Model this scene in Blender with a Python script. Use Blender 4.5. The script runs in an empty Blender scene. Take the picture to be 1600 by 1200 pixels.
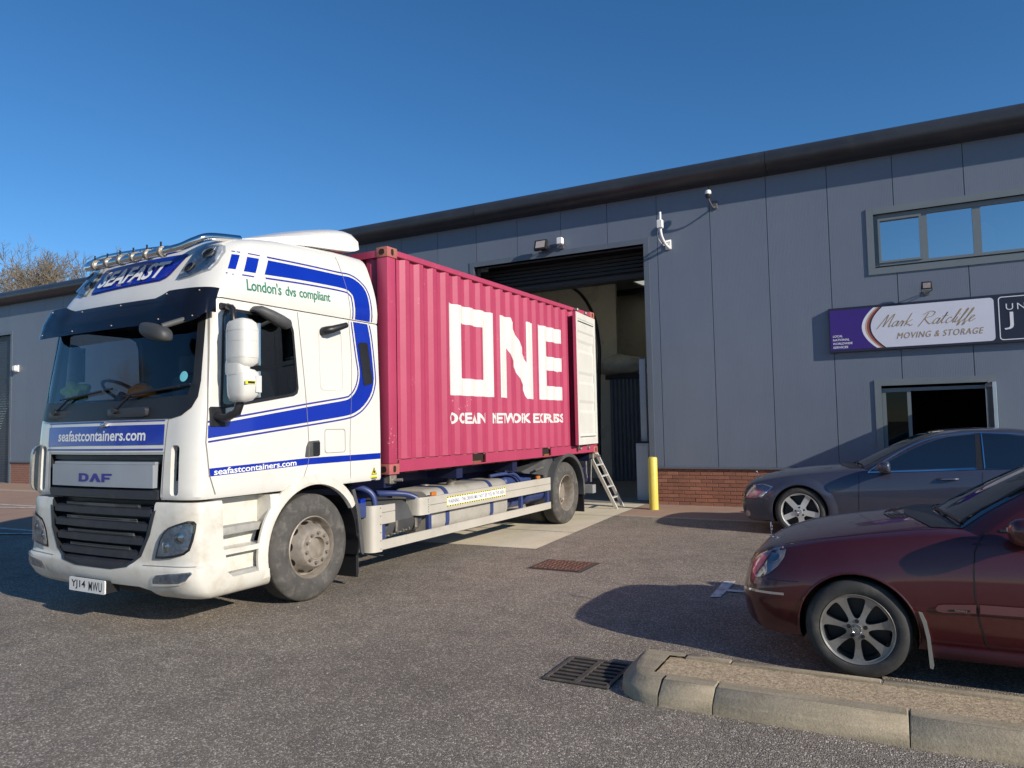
import bpy, bmesh, math, random
from mathutils import Vector, Matrix, Quaternion
from mathutils.bvhtree import BVHTree
from mathutils.geometry import intersect_line_line_2d
R = math.radians
random.seed(7)
scn = bpy.context.scene
COL = scn.collection

# ------------------------------------------------------------------ camera
CAM_H, CAM_F = 1.652, 1137.8
yaw, pit, rol = 0.4858, 0.0579, -0.0203
Fv = Vector((-math.sin(yaw)*math.cos(pit), math.cos(yaw)*math.cos(pit), math.sin(pit)))
Rv = Vector((math.cos(yaw), math.sin(yaw), 0)); Uv = Rv.cross(Fv)
R2 = Rv*math.cos(rol) + Uv*math.sin(rol); U2 = -Rv*math.sin(rol) + Uv*math.cos(rol)
cd = bpy.data.cameras.new('camera'); cam = bpy.data.objects.new('camera', cd); COL.objects.link(cam)
cd.sensor_width = 36; cd.sensor_fit = 'HORIZONTAL'; cd.lens = 36*CAM_F/1600
cd.clip_start = 0.05; cd.clip_end = 3000
m3 = Matrix((R2, U2, -Fv)).transposed()
cam.matrix_world = Matrix.Translation((0, 0, CAM_H)) @ m3.to_4x4()
scn.camera = cam
scn.render.resolution_x, scn.render.resolution_y = 1024, 768

# ------------------------------------------------------------------ sky, sun, exposure
SUN_EL, SUN_AZ = R(23), R(16)
sdir = Vector((math.cos(SUN_EL)*math.cos(SUN_AZ), -math.cos(SUN_EL)*math.sin(SUN_AZ), math.sin(SUN_EL)))
w = bpy.data.worlds.new('World'); scn.world = w; w.use_nodes = True
wn, wl = w.node_tree.nodes, w.node_tree.links; wn.clear()
sky = wn.new('ShaderNodeTexSky'); sky.sky_type = 'NISHITA'; sky.sun_disc = False
sky.sun_elevation = SUN_EL; sky.sun_rotation = math.atan2(sdir.x, sdir.y)
sky.altitude = 900; sky.air_density = 1.0; sky.dust_density = 0.0; sky.ozone_density = 4.6
hs = wn.new('ShaderNodeHueSaturation'); hs.inputs['Saturation'].default_value = 1.17; hs.inputs['Value'].default_value = 1.0
bg = wn.new('ShaderNodeBackground'); bg.inputs['Strength'].default_value = 0.108
wo = wn.new('ShaderNodeOutputWorld')
wl.new(sky.outputs[0], hs.inputs['Color']); wl.new(hs.outputs[0], bg.inputs['Color']); wl.new(bg.outputs[0], wo.inputs['Surface'])
sl = bpy.data.lights.new('sun', 'SUN'); sl.energy = 4.5; sl.angle = R(0.5); sl.color = (1.0, 0.91, 0.78)
so = bpy.data.objects.new('sun', sl); COL.objects.link(so); so.rotation_euler = sdir.to_track_quat('Z', 'Y').to_euler(); so.location = (20, -10, 30)
scn.view_settings.view_transform = 'Standard'; scn.view_settings.look = 'None'
scn.view_settings.exposure = 0.27; scn.view_settings.gamma = 1.0; scn.view_settings.use_curve_mapping = False

# ------------------------------------------------------------------ helpers
def link(o, parent=None):
    COL.objects.link(o)
    if parent is not None: o.parent = parent
    return o
def tag(o, label, cat, group=None):
    o['label'] = label; o['category'] = cat
    if group: o['group'] = group
    return o
def kind(o, k): o['kind'] = k; return o
def empty(name, loc=(0, 0, 0), rz=0, parent=None):
    o = bpy.data.objects.new(name, None); o.location = loc; o.rotation_euler = (0, 0, rz); o.empty_display_size = .2
    return link(o, parent)
def setmats(me, mats):
    if not isinstance(mats, (list, tuple)): mats = [mats]
    for m in mats: me.materials.append(m)
def finish(me, smooth):
    if smooth is None: return
    for p in me.polygons: p.use_smooth = True
    me.set_sharp_from_angle(angle=R(smooth))
def obj(name, verts, faces, mat, parent=None, smooth=None, mi=None):
    me = bpy.data.meshes.new(name); me.from_pydata([tuple(v) for v in verts], [], faces)
    setmats(me, mat)
    if mi: me.polygons.foreach_set('material_index', mi)
    me.validate(); me.update(); finish(me, smooth)
    return link(bpy.data.objects.new(name, me), parent)
def bobj(name, bm, mat, parent=None, smooth=None, recalc=True):
    if recalc: bmesh.ops.recalc_face_normals(bm, faces=bm.faces)
    me = bpy.data.meshes.new(name); bm.to_mesh(me); bm.free(); setmats(me, mat); finish(me, smooth)
    return link(bpy.data.objects.new(name, me), parent)
def add_box(bm, a, b, bev=0, seg=1, mat=0):
    a, b = Vector(a), Vector(b); c = (a+b)/2; s = b-a
    r = bmesh.ops.create_cube(bm, size=1, matrix=Matrix.Translation(c) @ Matrix.Diagonal((abs(s.x), abs(s.y), abs(s.z), 1)))
    vs = r['verts']; fs = list({f for v in vs for f in v.link_faces})
    for f in fs: f.material_index = mat
    if bev: 
        es = list({e for v in vs for e in v.link_edges})
        g = bmesh.ops.bevel(bm, geom=es, offset=bev, segments=seg, affect='EDGES', profile=.5)
        for f in g['faces']: f.material_index = mat
    return vs
def box(name, a, b, mat, parent=None, bev=0, seg=1, smooth=None):
    bm = bmesh.new(); add_box(bm, a, b, bev, seg); return bobj(name, bm, mat, parent, smooth if smooth is not None else (35 if bev else None))
def ring_pts(c, r, axis, n, ph=0):
    c = Vector(c); ax = Vector(axis).normalized(); t = Vector((0, 0, 1)) if abs(ax.z) < .9 else Vector((1, 0, 0))
    u = ax.cross(t).normalized(); v = ax.cross(u)
    return [c + u*r*math.cos(ph+2*math.pi*i/n) + v*r*math.sin(ph+2*math.pi*i/n) for i in range(n)]
def add_loft(bm, rings, closed=True, cap0=True, cap1=True, mat=0):
    rv = [[bm.verts.new(p) for p in r] for r in rings]; n = len(rings[0]); fs = []
    for a, b in zip(rv, rv[1:]):
        for i in range(n if closed else n-1):
            j = (i+1) % n
            try: fs.append(bm.faces.new((a[i], a[j], b[j], b[i])))
            except ValueError: pass
    if cap0: fs.append(bm.faces.new(list(reversed(rv[0]))))
    if cap1: fs.append(bm.faces.new(rv[-1]))
    for f in fs: f.material_index = mat
    return rv
def add_tube(bm, pts, r, n=8, cap=True, mat=0):
    pts = [Vector(p) for p in pts]; rs = r if isinstance(r, (list, tuple)) else [r]*len(pts); rings = []
    prev = None
    for i, p in enumerate(pts):
        d = (pts[min(i+1, len(pts)-1)] - pts[max(i-1, 0)]).normalized()
        if prev is None:
            t = Vector((0, 0, 1)) if abs(d.z) < .9 else Vector((1, 0, 0)); u = d.cross(t).normalized()
        else:
            u = (prev - d*prev.dot(d)).normalized()
        prev = u; v = d.cross(u)
        rings.append([p + (u*math.cos(2*math.pi*k/n) + v*math.sin(2*math.pi*k/n))*rs[i] for k in range(n)])
    add_loft(bm, rings, True, cap, cap, mat)
def tube(name, pts, r, mat, parent=None, n=8):
    bm = bmesh.new(); add_tube(bm, pts, r, n); return bobj(name, bm, mat, parent, 50)
def smooth_path(pts, k=6):
    P = [Vector(p) for p in pts]; out = []
    for i in range(len(P)-1):
        p0, p1, p2, p3 = P[max(i-1, 0)], P[i], P[i+1], P[min(i+2, len(P)-1)]
        for j in range(k):
            t = j/k
            out.append(.5*((2*p1)+(p2-p0)*t+(2*p0-5*p1+4*p2-p3)*t*t+(3*p1-p0-3*p2+p3)*t**3))
    out.append(P[-1]); return out
def cyl(name, a, b, r, mat, parent=None, n=20, r2=None, smooth=40, bev=0):
    a, b = Vector(a), Vector(b); ax = (b-a).normalized(); r2 = r if r2 is None else r2
    bm = bmesh.new()
    if bev: rings = [ring_pts(a, r-bev, ax, n), ring_pts(a+ax*bev, r, ax, n), ring_pts(b-ax*bev, r2, ax, n), ring_pts(b, r2-bev, ax, n)]
    else: rings = [ring_pts(a, r, ax, n), ring_pts(b, r2, ax, n)]
    add_loft(bm, rings); return bobj(name, bm, mat, parent, smooth)
def lathe(name, prof, axis, origin, mat, parent=None, n=48, smooth=35, closed=False, mi=None):
    """prof: (r, t) list; t along axis from origin"""
    o = Vector(origin); ax = Vector(axis).normalized(); bm = bmesh.new()
    rings = [ring_pts(o+ax*t, max(r, .0005), ax, n) for r, t in prof]
    rv = [[bm.verts.new(p) for p in r] for r in rings]
    L = len(rv); rng = range(L if closed else L-1)
    for k in rng:
        a, b = rv[k], rv[(k+1) % L]
        for i in range(n):
            f = bm.faces.new((a[i], a[(i+1) % n], b[(i+1) % n], b[i]))
            if mi: f.material_index = mi[k]
    return bobj(name, bm, mat, parent, smooth)
def prism(name, poly, axis, d0, d1, mat, parent=None, bev=0, smooth=None):
    """poly of (u,v); axis 'x': (d,u,v); 'y': (u,d,v); 'z': (u,v,d)"""
    bm = bmesh.new(); add_prism(bm, poly, axis, d0, d1, bev)
    return bobj(name, bm, mat, parent, smooth if smooth is not None else (35 if bev else None))
def p3(axis, u, v, d): return {'x': (d, u, v), 'y': (u, d, v), 'z': (u, v, d)}[axis]
def add_prism(bm, poly, axis, d0, d1, bev=0, mat=0):
    r0 = [p3(axis, u, v, d0) for u, v in poly]; r1 = [p3(axis, u, v, d1) for u, v in poly]
    n0 = len(bm.faces); rv = add_loft(bm, [r0, r1], mat=mat)
    if bev:
        es = list({e for r in rv for v in r for e in v.link_edges})
        bmesh.ops.bevel(bm, geom=es, offset=bev, segments=2, affect='EDGES', profile=.5)
def boolean(o, cutter, op='DIFFERENCE', remove=True, solver='EXACT'):
    cutter.parent = o.parent
    md = o.modifiers.new('b', 'BOOLEAN'); md.object = cutter; md.operation = op; md.solver = solver
    if solver == 'EXACT': md.material_mode = 'TRANSFER'
    bpy.context.view_layer.update(); dg = bpy.context.evaluated_depsgraph_get()
    me = bpy.data.meshes.new_from_object(o.evaluated_get(dg)); o.modifiers.clear()
    old = o.data; o.data = me; me.name = o.name; bpy.data.meshes.remove(old)
    if remove: bpy.data.objects.remove(cutter, do_unlink=True)
    return o
def tri(o):
    bm = bmesh.new(); bm.from_mesh(o.data); bmesh.ops.triangulate(bm, faces=bm.faces[:]); bm.to_mesh(o.data); bm.free(); return o
def bvh_of(o):
    bm = bmesh.new(); bm.from_mesh(o.data); t = BVHTree.FromBMesh(bm); bm.free(); return t
DIRS = {'x+': (lambda u, v: Vector((8, u, v)), Vector((-1, 0, 0))), 'x-': (lambda u, v: Vector((-8, u, v)), Vector((1, 0, 0))),
        'y-': (lambda u, v: Vector((u, -9, v)), Vector((0, 1, 0))), 'y+': (lambda u, v: Vector((u, 9, v)), Vector((0, -1, 0))), 'z+': (lambda u, v: Vector((u, v, 9)), Vector((0, 0, -1)))}
def conform(name, polys, dirn, bvh, mat, parent=None, off=.002, step=.05, smooth=60, solid=0, ucuts=()):
    """lay 2D outlines (or (verts,faces) pairs) on a surface, following its relief"""
    bm = bmesh.new()
    for pl in polys:
        if isinstance(pl, tuple) and len(pl) == 2 and isinstance(pl[1], list) and pl[1] and isinstance(pl[1][0], (list, tuple)) and isinstance(pl[1][0][0], int):
            vs = [bm.verts.new((a, b, 0)) for a, b in pl[0]]
            for f in pl[1]:
                try: bm.faces.new([vs[i] for i in f])
                except ValueError: pass
        else:
            bm.faces.new([bm.verts.new((a, b, 0)) for a, b in pl])
    us = [v.co.x for v in bm.verts]; vs_ = [v.co.y for v in bm.verts]
    for lo, hi, nrm in ((min(us), max(us), (1, 0, 0)), (min(vs_), max(vs_), (0, 1, 0))):
        n = int((hi-lo)/step)
        for k in range(1, n+1):
            c = lo + (hi-lo)*k/(n+1)
            g = bm.verts[:]+bm.edges[:]+bm.faces[:]
            bmesh.ops.bisect_plane(bm, geom=g, plane_co=Vector(nrm)*c, plane_no=nrm, dist=1e-6)
    for c in ucuts:
        if min(us) < c < max(us): bmesh.ops.bisect_plane(bm, geom=bm.verts[:]+bm.edges[:]+bm.faces[:], plane_co=(c, 0, 0), plane_no=(1, 0, 0), dist=1e-6)
    bmesh.ops.triangulate(bm, faces=[f for f in bm.faces if len(f.verts) > 4])
    of, d = DIRS[dirn]; bad = []
    for v in bm.verts:
        o0 = of(v.co.x, v.co.y); h, nr, _, _ = bvh.ray_cast(o0, d)
        if h is None:
            h, nr, _, _ = bvh.find_nearest(o0 + d*7.0)
            h = h if h is not None else o0
        if nr.dot(d) > 0: nr = -nr
        v.co = h + nr*off
    for f in bm.faces:
        f.normal_update()
        if f.normal.dot(d) > 0: f.normal_flip()
    if solid:
        bmesh.ops.solidify(bm, geom=bm.faces[:], thickness=solid)
    return bobj(name, bm, mat, parent, smooth, recalc=bool(solid))
def text2d(s, box2, shear=0, offset=0, space=1.0, flipu=False):
    """mesh of lettering fitted into box2=(u0,v0,u1,v1)"""
    cu = bpy.data.curves.new('t', 'FONT'); cu.body = s; cu.shear = shear; cu.offset = offset; cu.space_character = space; cu.resolution_u = 3
    o = bpy.data.objects.new('t', cu); COL.objects.link(o); bpy.context.view_layer.update()
    dg = bpy.context.evaluated_depsgraph_get(); me = bpy.data.meshes.new_from_object(o.evaluated_get(dg))
    bpy.data.objects.remove(o, do_unlink=True); bpy.data.curves.remove(cu)
    vs = [(v.co.x, v.co.y) for v in me.vertices]; fs = [list(p.vertices) for p in me.polygons]; bpy.data.meshes.remove(me)
    x0, x1 = min(v[0] for v in vs), max(v[0] for v in vs); y0, y1 = min(v[1] for v in vs), max(v[1] for v in vs)
    u0, v0, u1, v1 = box2
    out = []
    for x, y in vs:
        a = (x-x0)/(x1-x0); b = (y-y0)/(y1-y0)
        if flipu: a = 1-a
        out.append((u0+(u1-u0)*a, v0+(v1-v0)*b))
    return (out, fs)
def flat(name, polys, axis, d, mat, parent=None, thick=0):
    """flat 2D shapes on a plane perpendicular to axis at d"""
    bm = bmesh.new()
    for pl in polys:
        if isinstance(pl, tuple) and len(pl) == 2 and isinstance(pl[1], list) and isinstance(pl[1][0], (list, tuple)) and isinstance(pl[1][0][0], int):
            vs = [bm.verts.new(p3(axis, a, b, d)) for a, b in pl[0]]
            for f in pl[1]:
                try: bm.faces.new([vs[i] for i in f])
                except ValueError: pass
        else: bm.faces.new([bm.verts.new(p3(axis, a, b, d)) for a, b in pl])
    return bobj(name, bm, mat, parent, None, recalc=False)
def rrect(u0, v0, u1, v1, r, n=5):
    out = []
    for cx, cy, a0 in ((u1-r, v1-r, 0), (u0+r, v1-r, 90), (u0+r, v0+r, 180), (u1-r, v0+r, 270)):
        for i in range(n+1):
            a = R(a0+90*i/n); out.append((cx+r*math.cos(a), cy+r*math.sin(a)))
    return out
def arc(cx, cy, r, a0, a1, n=12): return [(cx+r*math.cos(R(a0+(a1-a0)*i/n)), cy+r*math.sin(R(a0+(a1-a0)*i/n))) for i in range(n+1)]
def lerp(xs, ys, x):
    if x <= xs[0]: return ys[0]
    for a, b, c, d in zip(xs, xs[1:], ys, ys[1:]):
        if x <= b: return c+(d-c)*(x-a)/(b-a)
    return ys[-1]
def spl(xs, ys, x):
    """smooth (monotone cubic) interpolation"""
    n = len(xs)
    if x <= xs[0]: return ys[0]
    if x >= xs[-1]: return ys[-1]
    i = max(k for k in range(n-1) if xs[k] <= x)
    def slope(k):
        if k == 0: return (ys[1]-ys[0])/(xs[1]-xs[0])
        if k == n-1: return (ys[-1]-ys[-2])/(xs[-1]-xs[-2])
        d0 = (ys[k]-ys[k-1])/(xs[k]-xs[k-1]); d1 = (ys[k+1]-ys[k])/(xs[k+1]-xs[k])
        return 0 if d0*d1 <= 0 else 2*d0*d1/(d0+d1)
    h = xs[i+1]-xs[i]; t = (x-xs[i])/h; m0, m1 = slope(i)*h, slope(i+1)*h
    return (2*t**3-3*t*t+1)*ys[i]+(t**3-2*t*t+t)*m0+(-2*t**3+3*t*t)*ys[i+1]+(t**3-t*t)*m1
def copy_tree(o, parent=None):
    c = o.copy(); COL.objects.link(c); c.parent = parent
    for ch in [x for x in bpy.data.objects if x.parent == o]: copy_tree(ch, c)
    return c

# ------------------------------------------------------------------ materials
def nt(name):
    m = bpy.data.materials.new(name); m.use_nodes = True; t = m.node_tree
    b = t.nodes['Principled BSDF']; return m, t.nodes, t.links, b
def rgba(c): return (c[0], c[1], c[2], 1)
def tc(n, l, scale=None, kind='Object'):
    t = n.new('ShaderNodeTexCoord')
    if scale is None: return t.outputs[kind]
    mp = n.new('ShaderNodeMapping'); mp.inputs['Scale'].default_value = scale; l.new(t.outputs[kind], mp.inputs['Vector']); return mp.outputs[0]
def noise(n, l, vec, scale, detail=4, rough=.55):
    t = n.new('ShaderNodeTexNoise'); t.inputs['Scale'].default_value = scale; t.inputs['Detail'].default_value = detail; t.inputs['Roughness'].default_value = rough
    l.new(vec, t.inputs['Vector']); return t.outputs['Fac']
def ramp(n, l, fac, stops):
    r = n.new('ShaderNodeValToRGB'); e = r.color_ramp.elements
    while len(e) < len(stops): e.new(.5)
    for i, (p, c) in enumerate(stops): e[i].position = p; e[i].color = rgba(c) if isinstance(c, (tuple, list)) else (c, c, c, 1)
    l.new(fac, r.inputs['Fac']); return r.outputs['Color']
def mixc(n, l, fac, a, b, blend='MIX'):
    m = n.new('ShaderNodeMix'); m.data_type = 'RGBA'; m.blend_type = blend
    for s, v in ((m.inputs[0], fac), (m.inputs[6], a), (m.inputs[7], b)):
        if hasattr(v, 'links') or isinstance(v, bpy.types.NodeSocket): l.new(v, s)
        elif isinstance(v, (int, float)): s.default_value = v
        else: s.default_value = rgba(v)
    return m.outputs[2]
def bumpn(n, l, h, strength, dist, b):
    bp = n.new('ShaderNodeBump'); bp.inputs['Strength'].default_value = strength; bp.inputs['Distance'].default_value = dist
    l.new(h, bp.inputs['Height']); l.new(bp.outputs[0], b.inputs['Normal'])
def M(name, col, rough=.5, metal=0, var=.12, vs=3, bump=0, bs=60, coat=0, spec=.5, dirt=None, dfac=(.5, .75), ds=2.5, rv=.1, stretch=None):
    """general material: colour with slight uneven wear, optional dirt patches and fine relief"""
    m, n, l, b = nt(name); v = tc(n, l, stretch)
    f = noise(n, l, v, vs, 6)
    d = tuple(max(0, c*(1-var)) for c in col); e = tuple(min(1, c*(1+var*.6)) for c in col)
    c = ramp(n, l, f, [(.3, d), (.7, e)])
    if dirt is not None:
        g = noise(n, l, v, ds, 8, .65); k = ramp(n, l, g, [(dfac[0], 0.), (dfac[1], 1.)]); c = mixc(n, l, k, c, dirt)
    l.new(c, b.inputs['Base Color'])
    b.inputs['Metallic'].default_value = metal; b.inputs['Specular IOR Level'].default_value = spec
    rr = n.new('ShaderNodeMapRange'); rr.inputs[3].default_value = max(0.02, rough-rv); rr.inputs[4].default_value = min(1, rough+rv)
    l.new(f, rr.inputs[0]); l.new(rr.outputs[0], b.inputs['Roughness'])
    b.inputs['Coat Weight'].default_value = coat; b.inputs['Coat Roughness'].default_value = .05
    if bump: bumpn(n, l, noise(n, l, v, bs, 3), bump, .01, b)
    return m
def glass(name, tint, refl=.12, rough=.0, trans=(.5, .5, .5)):
    m = bpy.data.materials.new(name); m.use_nodes = True; n, l = m.node_tree.nodes, m.node_tree.links; n.clear()
    o = n.new('ShaderNodeOutputMaterial'); g = n.new('ShaderNodeBsdfGlossy'); g.inputs['Roughness'].default_value = rough; g.inputs['Color'].default_value = rgba(tint)
    t = n.new('ShaderNodeBsdfTransparent'); t.inputs['Color'].default_value = rgba(trans)
    fr = n.new('ShaderNodeFresnel'); fr.inputs['IOR'].default_value = 1.5
    ma = n.new('ShaderNodeMath'); ma.operation = 'ADD'; ma.use_clamp = True; ma.inputs[1].default_value = refl
    l.new(fr.outputs[0], ma.inputs[0]); x = n.new('ShaderNodeMixShader')
    l.new(ma.outputs[0], x.inputs[0]); l.new(t.outputs[0], x.inputs[1]); l.new(g.outputs[0], x.inputs[2]); l.new(x.outputs[0], o.inputs['Surface'])
    return m
# ------------------------------------------------------------------ ground
def asphalt_mat():
    m, n, l, b = nt('asphalt'); v = tc(n, l)
    big = noise(n, l, v, .35, 5, .6); mid = noise(n, l, v, 3.2, 5, .6)
    vo = n.new('ShaderNodeTexVoronoi'); vo.inputs['Scale'].default_value = 112; l.new(v, vo.inputs['Vector'])
    sep = n.new('ShaderNodeSeparateColor'); l.new(vo.outputs['Color'], sep.inputs[0])
    stone = ramp(n, l, sep.outputs[0], [(.0, (.10, .084, .066)), (.45, (.20, .168, .134)), (.8, (.30, .255, .206)), (.96, (.68, .61, .52))])
    fine = noise(n, l, v, 260, 2, .6)
    c = mixc(n, l, .3, stone, ramp(n, l, fine, [(.3, (.13, .11, .088)), (.7, (.37, .318, .258))]))
    tone = ramp(n, l, big, [(.3, .80), (.7, 1.2)])
    c = mixc(n, l, 1.0, c, tone, 'MULTIPLY')
    tone2 = ramp(n, l, mid, [(.28, (.80, .80, .81)), (.62, (1.06, 1.05, 1.04))]); c = mixc(n, l, 1.0, c, tone2, 'MULTIPLY')
    oil = ramp(n, l, noise(n, l, v, .9, 7, .68), [(.60, 1.), (.74, .70)]); c = mixc(n, l, 1.0, c, oil, 'MULTIPLY')
    l.new(c, b.inputs['Base Color']); b.inputs['Roughness'].default_value = .85; b.inputs['Specular IOR Level'].default_value = .35
    ad = n.new('ShaderNodeMath'); ad.operation = 'SUBTRACT'; ad.inputs[0].default_value = 1; l.new(vo.outputs['Distance'], ad.inputs[1])
    bumpn(n, l, ad.outputs[0], .6, .010, b); return m
def ground_mat(name, dark, light, sc=2.0, fine=120, spk=.3, rough=.9, bump=.3):
    m, n, l, b = nt(name); v = tc(n, l)
    a = noise(n, l, v, sc, 7, .62); f = noise(n, l, v, fine, 3, .7)
    c = ramp(n, l, a, [(.28, dark), (.72, light)])
    c = mixc(n, l, spk, c, ramp(n, l, f, [(.3, tuple(x*.5 for x in dark)), (.7, tuple(min(1, x*1.35) for x in light))]))
    st = ramp(n, l, noise(n, l, v, .8, 8, .7), [(.58, 1.), (.74, .72)]); c = mixc(n, l, 1.0, c, st, 'MULTIPLY')
    l.new(c, b.inputs['Base Color']); b.inputs['Roughness'].default_value = rough; b.inputs['Specular IOR Level'].default_value = .25
    bumpn(n, l, f, bump, .006, b); return m
A_ASPH = asphalt_mat()
A_CONC = ground_mat('apron_concrete', (.58, .505, .37), (.74, .655, .50), 1.6, 90, .3)
A_RED = ground_mat('red_tarmac', (.30, .20, .15), (.39, .265, .20), 1.2, 140, .35)
def kerb_mat():
    m, n, l, b = nt('kerb_concrete'); v = tc(n, l); st = tc(n, l, (.35, 2.2, 2.2))
    a = noise(n, l, v, 6, 7, .65); c = ramp(n, l, a, [(.28, (.29, .235, .16)), (.72, (.47, .39, .275))])
    c = mixc(n, l, ramp(n, l, noise(n, l, st, 4, 8, .7), [(.46, 0.), (.66, .75)]), c, (.17, .15, .10))
    f = noise(n, l, v, 170, 3, .7); c = mixc(n, l, .35, c, ramp(n, l, f, [(.3, (.14, .115, .08)), (.7, (.60, .51, .37))]))
    l.new(c, b.inputs['Base Color']); b.inputs['Roughness'].default_value = .92; b.inputs['Specular IOR Level'].default_value = .2
    bumpn(n, l, noise(n, l, v, 45, 6, .7), .55, .008, b); return m
A_KERB0 = ground_mat('old_concrete', (.27, .215, .145), (.47, .39, .275), 5.0, 160, .35, .9, .35)
A_KERB = kerb_mat()
A_INFILL = ground_mat('island_infill', (.24, .165, .10), (.58, .46, .31), 26, 60, .55, .95, 1.0)
A_WHITE = M('road_paint', (.66, .64, .60), .7, var=.3, vs=14, dirt=(.22, .2, .18), dfac=(.5, .66), ds=9, bump=.2)
A_EDGE = ground_mat('edging_concrete', (.34, .27, .215), (.46, .39, .31), 4.0, 120, .3)
g = obj('ground', [(-400, -400, 0), (400, -400, 0), (400, 400, 0), (-400, 400, 0)], [(0, 1, 2, 3)], A_ASPH); kind(g, 'structure')
def sheet(name, pts, z, mat, k='structure'):
    o = obj(name, [(x, y, z) for x, y in pts], [tuple(range(len(pts)))], mat); return kind(o, k)
WY = 14.54
sheet('concrete_apron', [(-9.2, 8.74), (-4.372, 8.862), (-4.60, 12.56), (-4.66, 14.9), (-9.2, 14.9)], .004, A_CONC)
sheet('red_tarmac_strip', [(-4.59, 12.66), (9, 12.38), (9, 14.9), (-4.655, 14.9)], .004, A_RED)
sheet('red_tarmac_bays', [(-60, 7.2), (-12.6, 7.2), (-12.6, 12.5), (-60, 12.5)], .004, A_RED)
sheet('red_tarmac_footway', [(-60, 12.62), (-9.23, 12.62), (-9.23, 14.9), (-60, 14.9)], .004, A_RED)
ed = box('edging_kerb', (-60, 12.5, -.1), (-9.23, 12.62, .03), A_EDGE, bev=.01); kind(ed, 'structure')
ed = obj('edging_kerb', [(-4.585, 12.56, .012), (9, 12.28, .012), (9, 12.38, .012), (-4.59, 12.66, .012), (-4.585, 12.56, -.1), (9, 12.28, -.1)], [(0, 1, 2, 3), (4, 5, 1, 0)], A_EDGE); kind(ed, 'structure')
# slab joints in the concrete apron
A_JOINT = M('joint_sealant', (.05, .045, .04), .9, var=.3, vs=30)
for y in (10.4, 12.5): sheet('slab_joint', [(-9.2, y), (-4.47, y), (-4.47, y+.018), (-9.2, y+.018)], .006, A_JOINT)
sheet('slab_joint', [(-6.9, 8.8), (-6.88, 8.8), (-6.88, 14.5), (-6.9, 14.5)], .006, A_JOINT)
# painted bay lines
def marking(pts, z=.008): sheet('bay_line', pts, z, A_WHITE)
marking([(-1.668, 7.766), (-1.555, 7.813), (-1.551, 7.054), (-1.643, 7.015)])
marking([(-1.55, 7.31), (3.4, 7.36), (3.4, 7.45), (-1.55, 7.40)], .010)
marking([(-40, 9.75), (-13.1, 9.95), (-13.1, 10.05), (-40, 9.85)])
marking([(-24, 8.25), (-13.3, 10.6), (-13.36, 10.72), (-24, 8.38)], .012)
marking([(-40, 7.25), (-11.2, 7.32), (-11.2, 7.43), (-40, 7.37)], .012)
marking([(-13.9, 6.75), (-12.6, 7.2), (-12.66, 7.29), (-13.96, 6.85)], .016)

# ------------------------------------------------------------------ warehouse
def cladding_mat():
    m, n, l, b = nt('cladding'); t = n.new('ShaderNodeTexCoord'); v = t.outputs['Object']
    a = noise(n, l, v, .8, 5, .6); c = ramp(n, l, a, [(.3, (.135, .162, .212)), (.7, (.152, .18, .232))])
    st = tc(n, l, (3, 3, .25)); d = noise(n, l, st, 2.0, 6, .65); c = mixc(n, l, .25, c, ramp(n, l, d, [(.35, (.13, .155, .20)), (.75, (.162, .188, .235))]))
    oi = n.new('ShaderNodeObjectInfo'); rr = n.new('ShaderNodeMapRange'); rr.inputs[3].default_value = .975; rr.inputs[4].default_value = 1.025
    l.new(oi.outputs['Random'], rr.inputs[0]); c = mixc(n, l, 1.0, c, rr.outputs[0], 'MULTIPLY')
    l.new(c, b.inputs['Base Color']); b.inputs['Roughness'].default_value = .42; b.inputs['Specular IOR Level'].default_value = .45
    wv = n.new('ShaderNodeTexWave'); wv.wave_type = 'BANDS'; wv.bands_direction = 'X'; wv.inputs['Scale'].default_value = 12.7; wv.inputs['Distortion'].default_value = 0
    l.new(v, wv.inputs['Vector']); bumpn(n, l, wv.outputs['Fac'], .25, .003, b); return m
B_CLAD = cladding_mat()
B_TRIM = M('flashing_grey', (.12, .14, .172), .4, var=.1, vs=2)
B_DARK = M('dark_joint', (.02, .021, .024), .8, var=.2)
B_GUT = M('gutter_grey', (.034, .037, .043), .34, var=.25, vs=1.2, dirt=(.06, .06, .058), dfac=(.55, .8), ds=3)
B_SHUT = M('roller_door_navy', (.035, .042, .06), .45, var=.1)
B_ROOF = M('roof_sheet', (.12, .125, .13), .5, var=.15)
def brick_mat(name, tex):
    m, n, l, b = nt(name); v = tc(n, l)
    oi = n.new('ShaderNodeObjectInfo')
    base = ramp(n, l, oi.outputs['Random'], [(0, (.21, .085, .053)), (.4, (.29, .115, .07)), (.75, (.35, .14, .085)), (1, (.41, .19, .125))])
    if tex:
        bt = n.new('ShaderNodeTexBrick'); mp = n.new('ShaderNodeMapping'); mp.inputs['Rotation'].default_value = (R(90), 0, 0); l.new(v, mp.inputs[0]); l.new(mp.outputs[0], bt.inputs['Vector'])
        bt.inputs['Scale'].default_value = 1; bt.inputs['Brick Width'].default_value = .225; bt.inputs['Row Height'].default_value = .075; bt.inputs['Mortar Size'].default_value = .006
        bt.inputs['Color1'].default_value = (.235, .092, .058, 1); bt.inputs['Color2'].default_value = (.30, .13, .08, 1); bt.inputs['Mortar'].default_value = (.42, .36, .30, 1)
        base = bt.outputs['Color']
    c = mixc(n, l, .45, base, ramp(n, l, noise(n, l, v, 40, 5, .7), [(.3, (.15, .062, .042)), (.7, (.36, .17, .11))]))
    l.new(c, b.inputs['Base Color']); b.inputs['Roughness'].default_value = .85
    bumpn(n, l, noise(n, l, v, 120, 4), .5, .006, b); return m
B_BRICK = brick_mat('brick_red', False); B_BRICKT = brick_mat('brick_far', True)
B_MORT = M('mortar', (.46, .38, .31), .9, var=.2, vs=20, bump=.4, bs=150)
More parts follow.
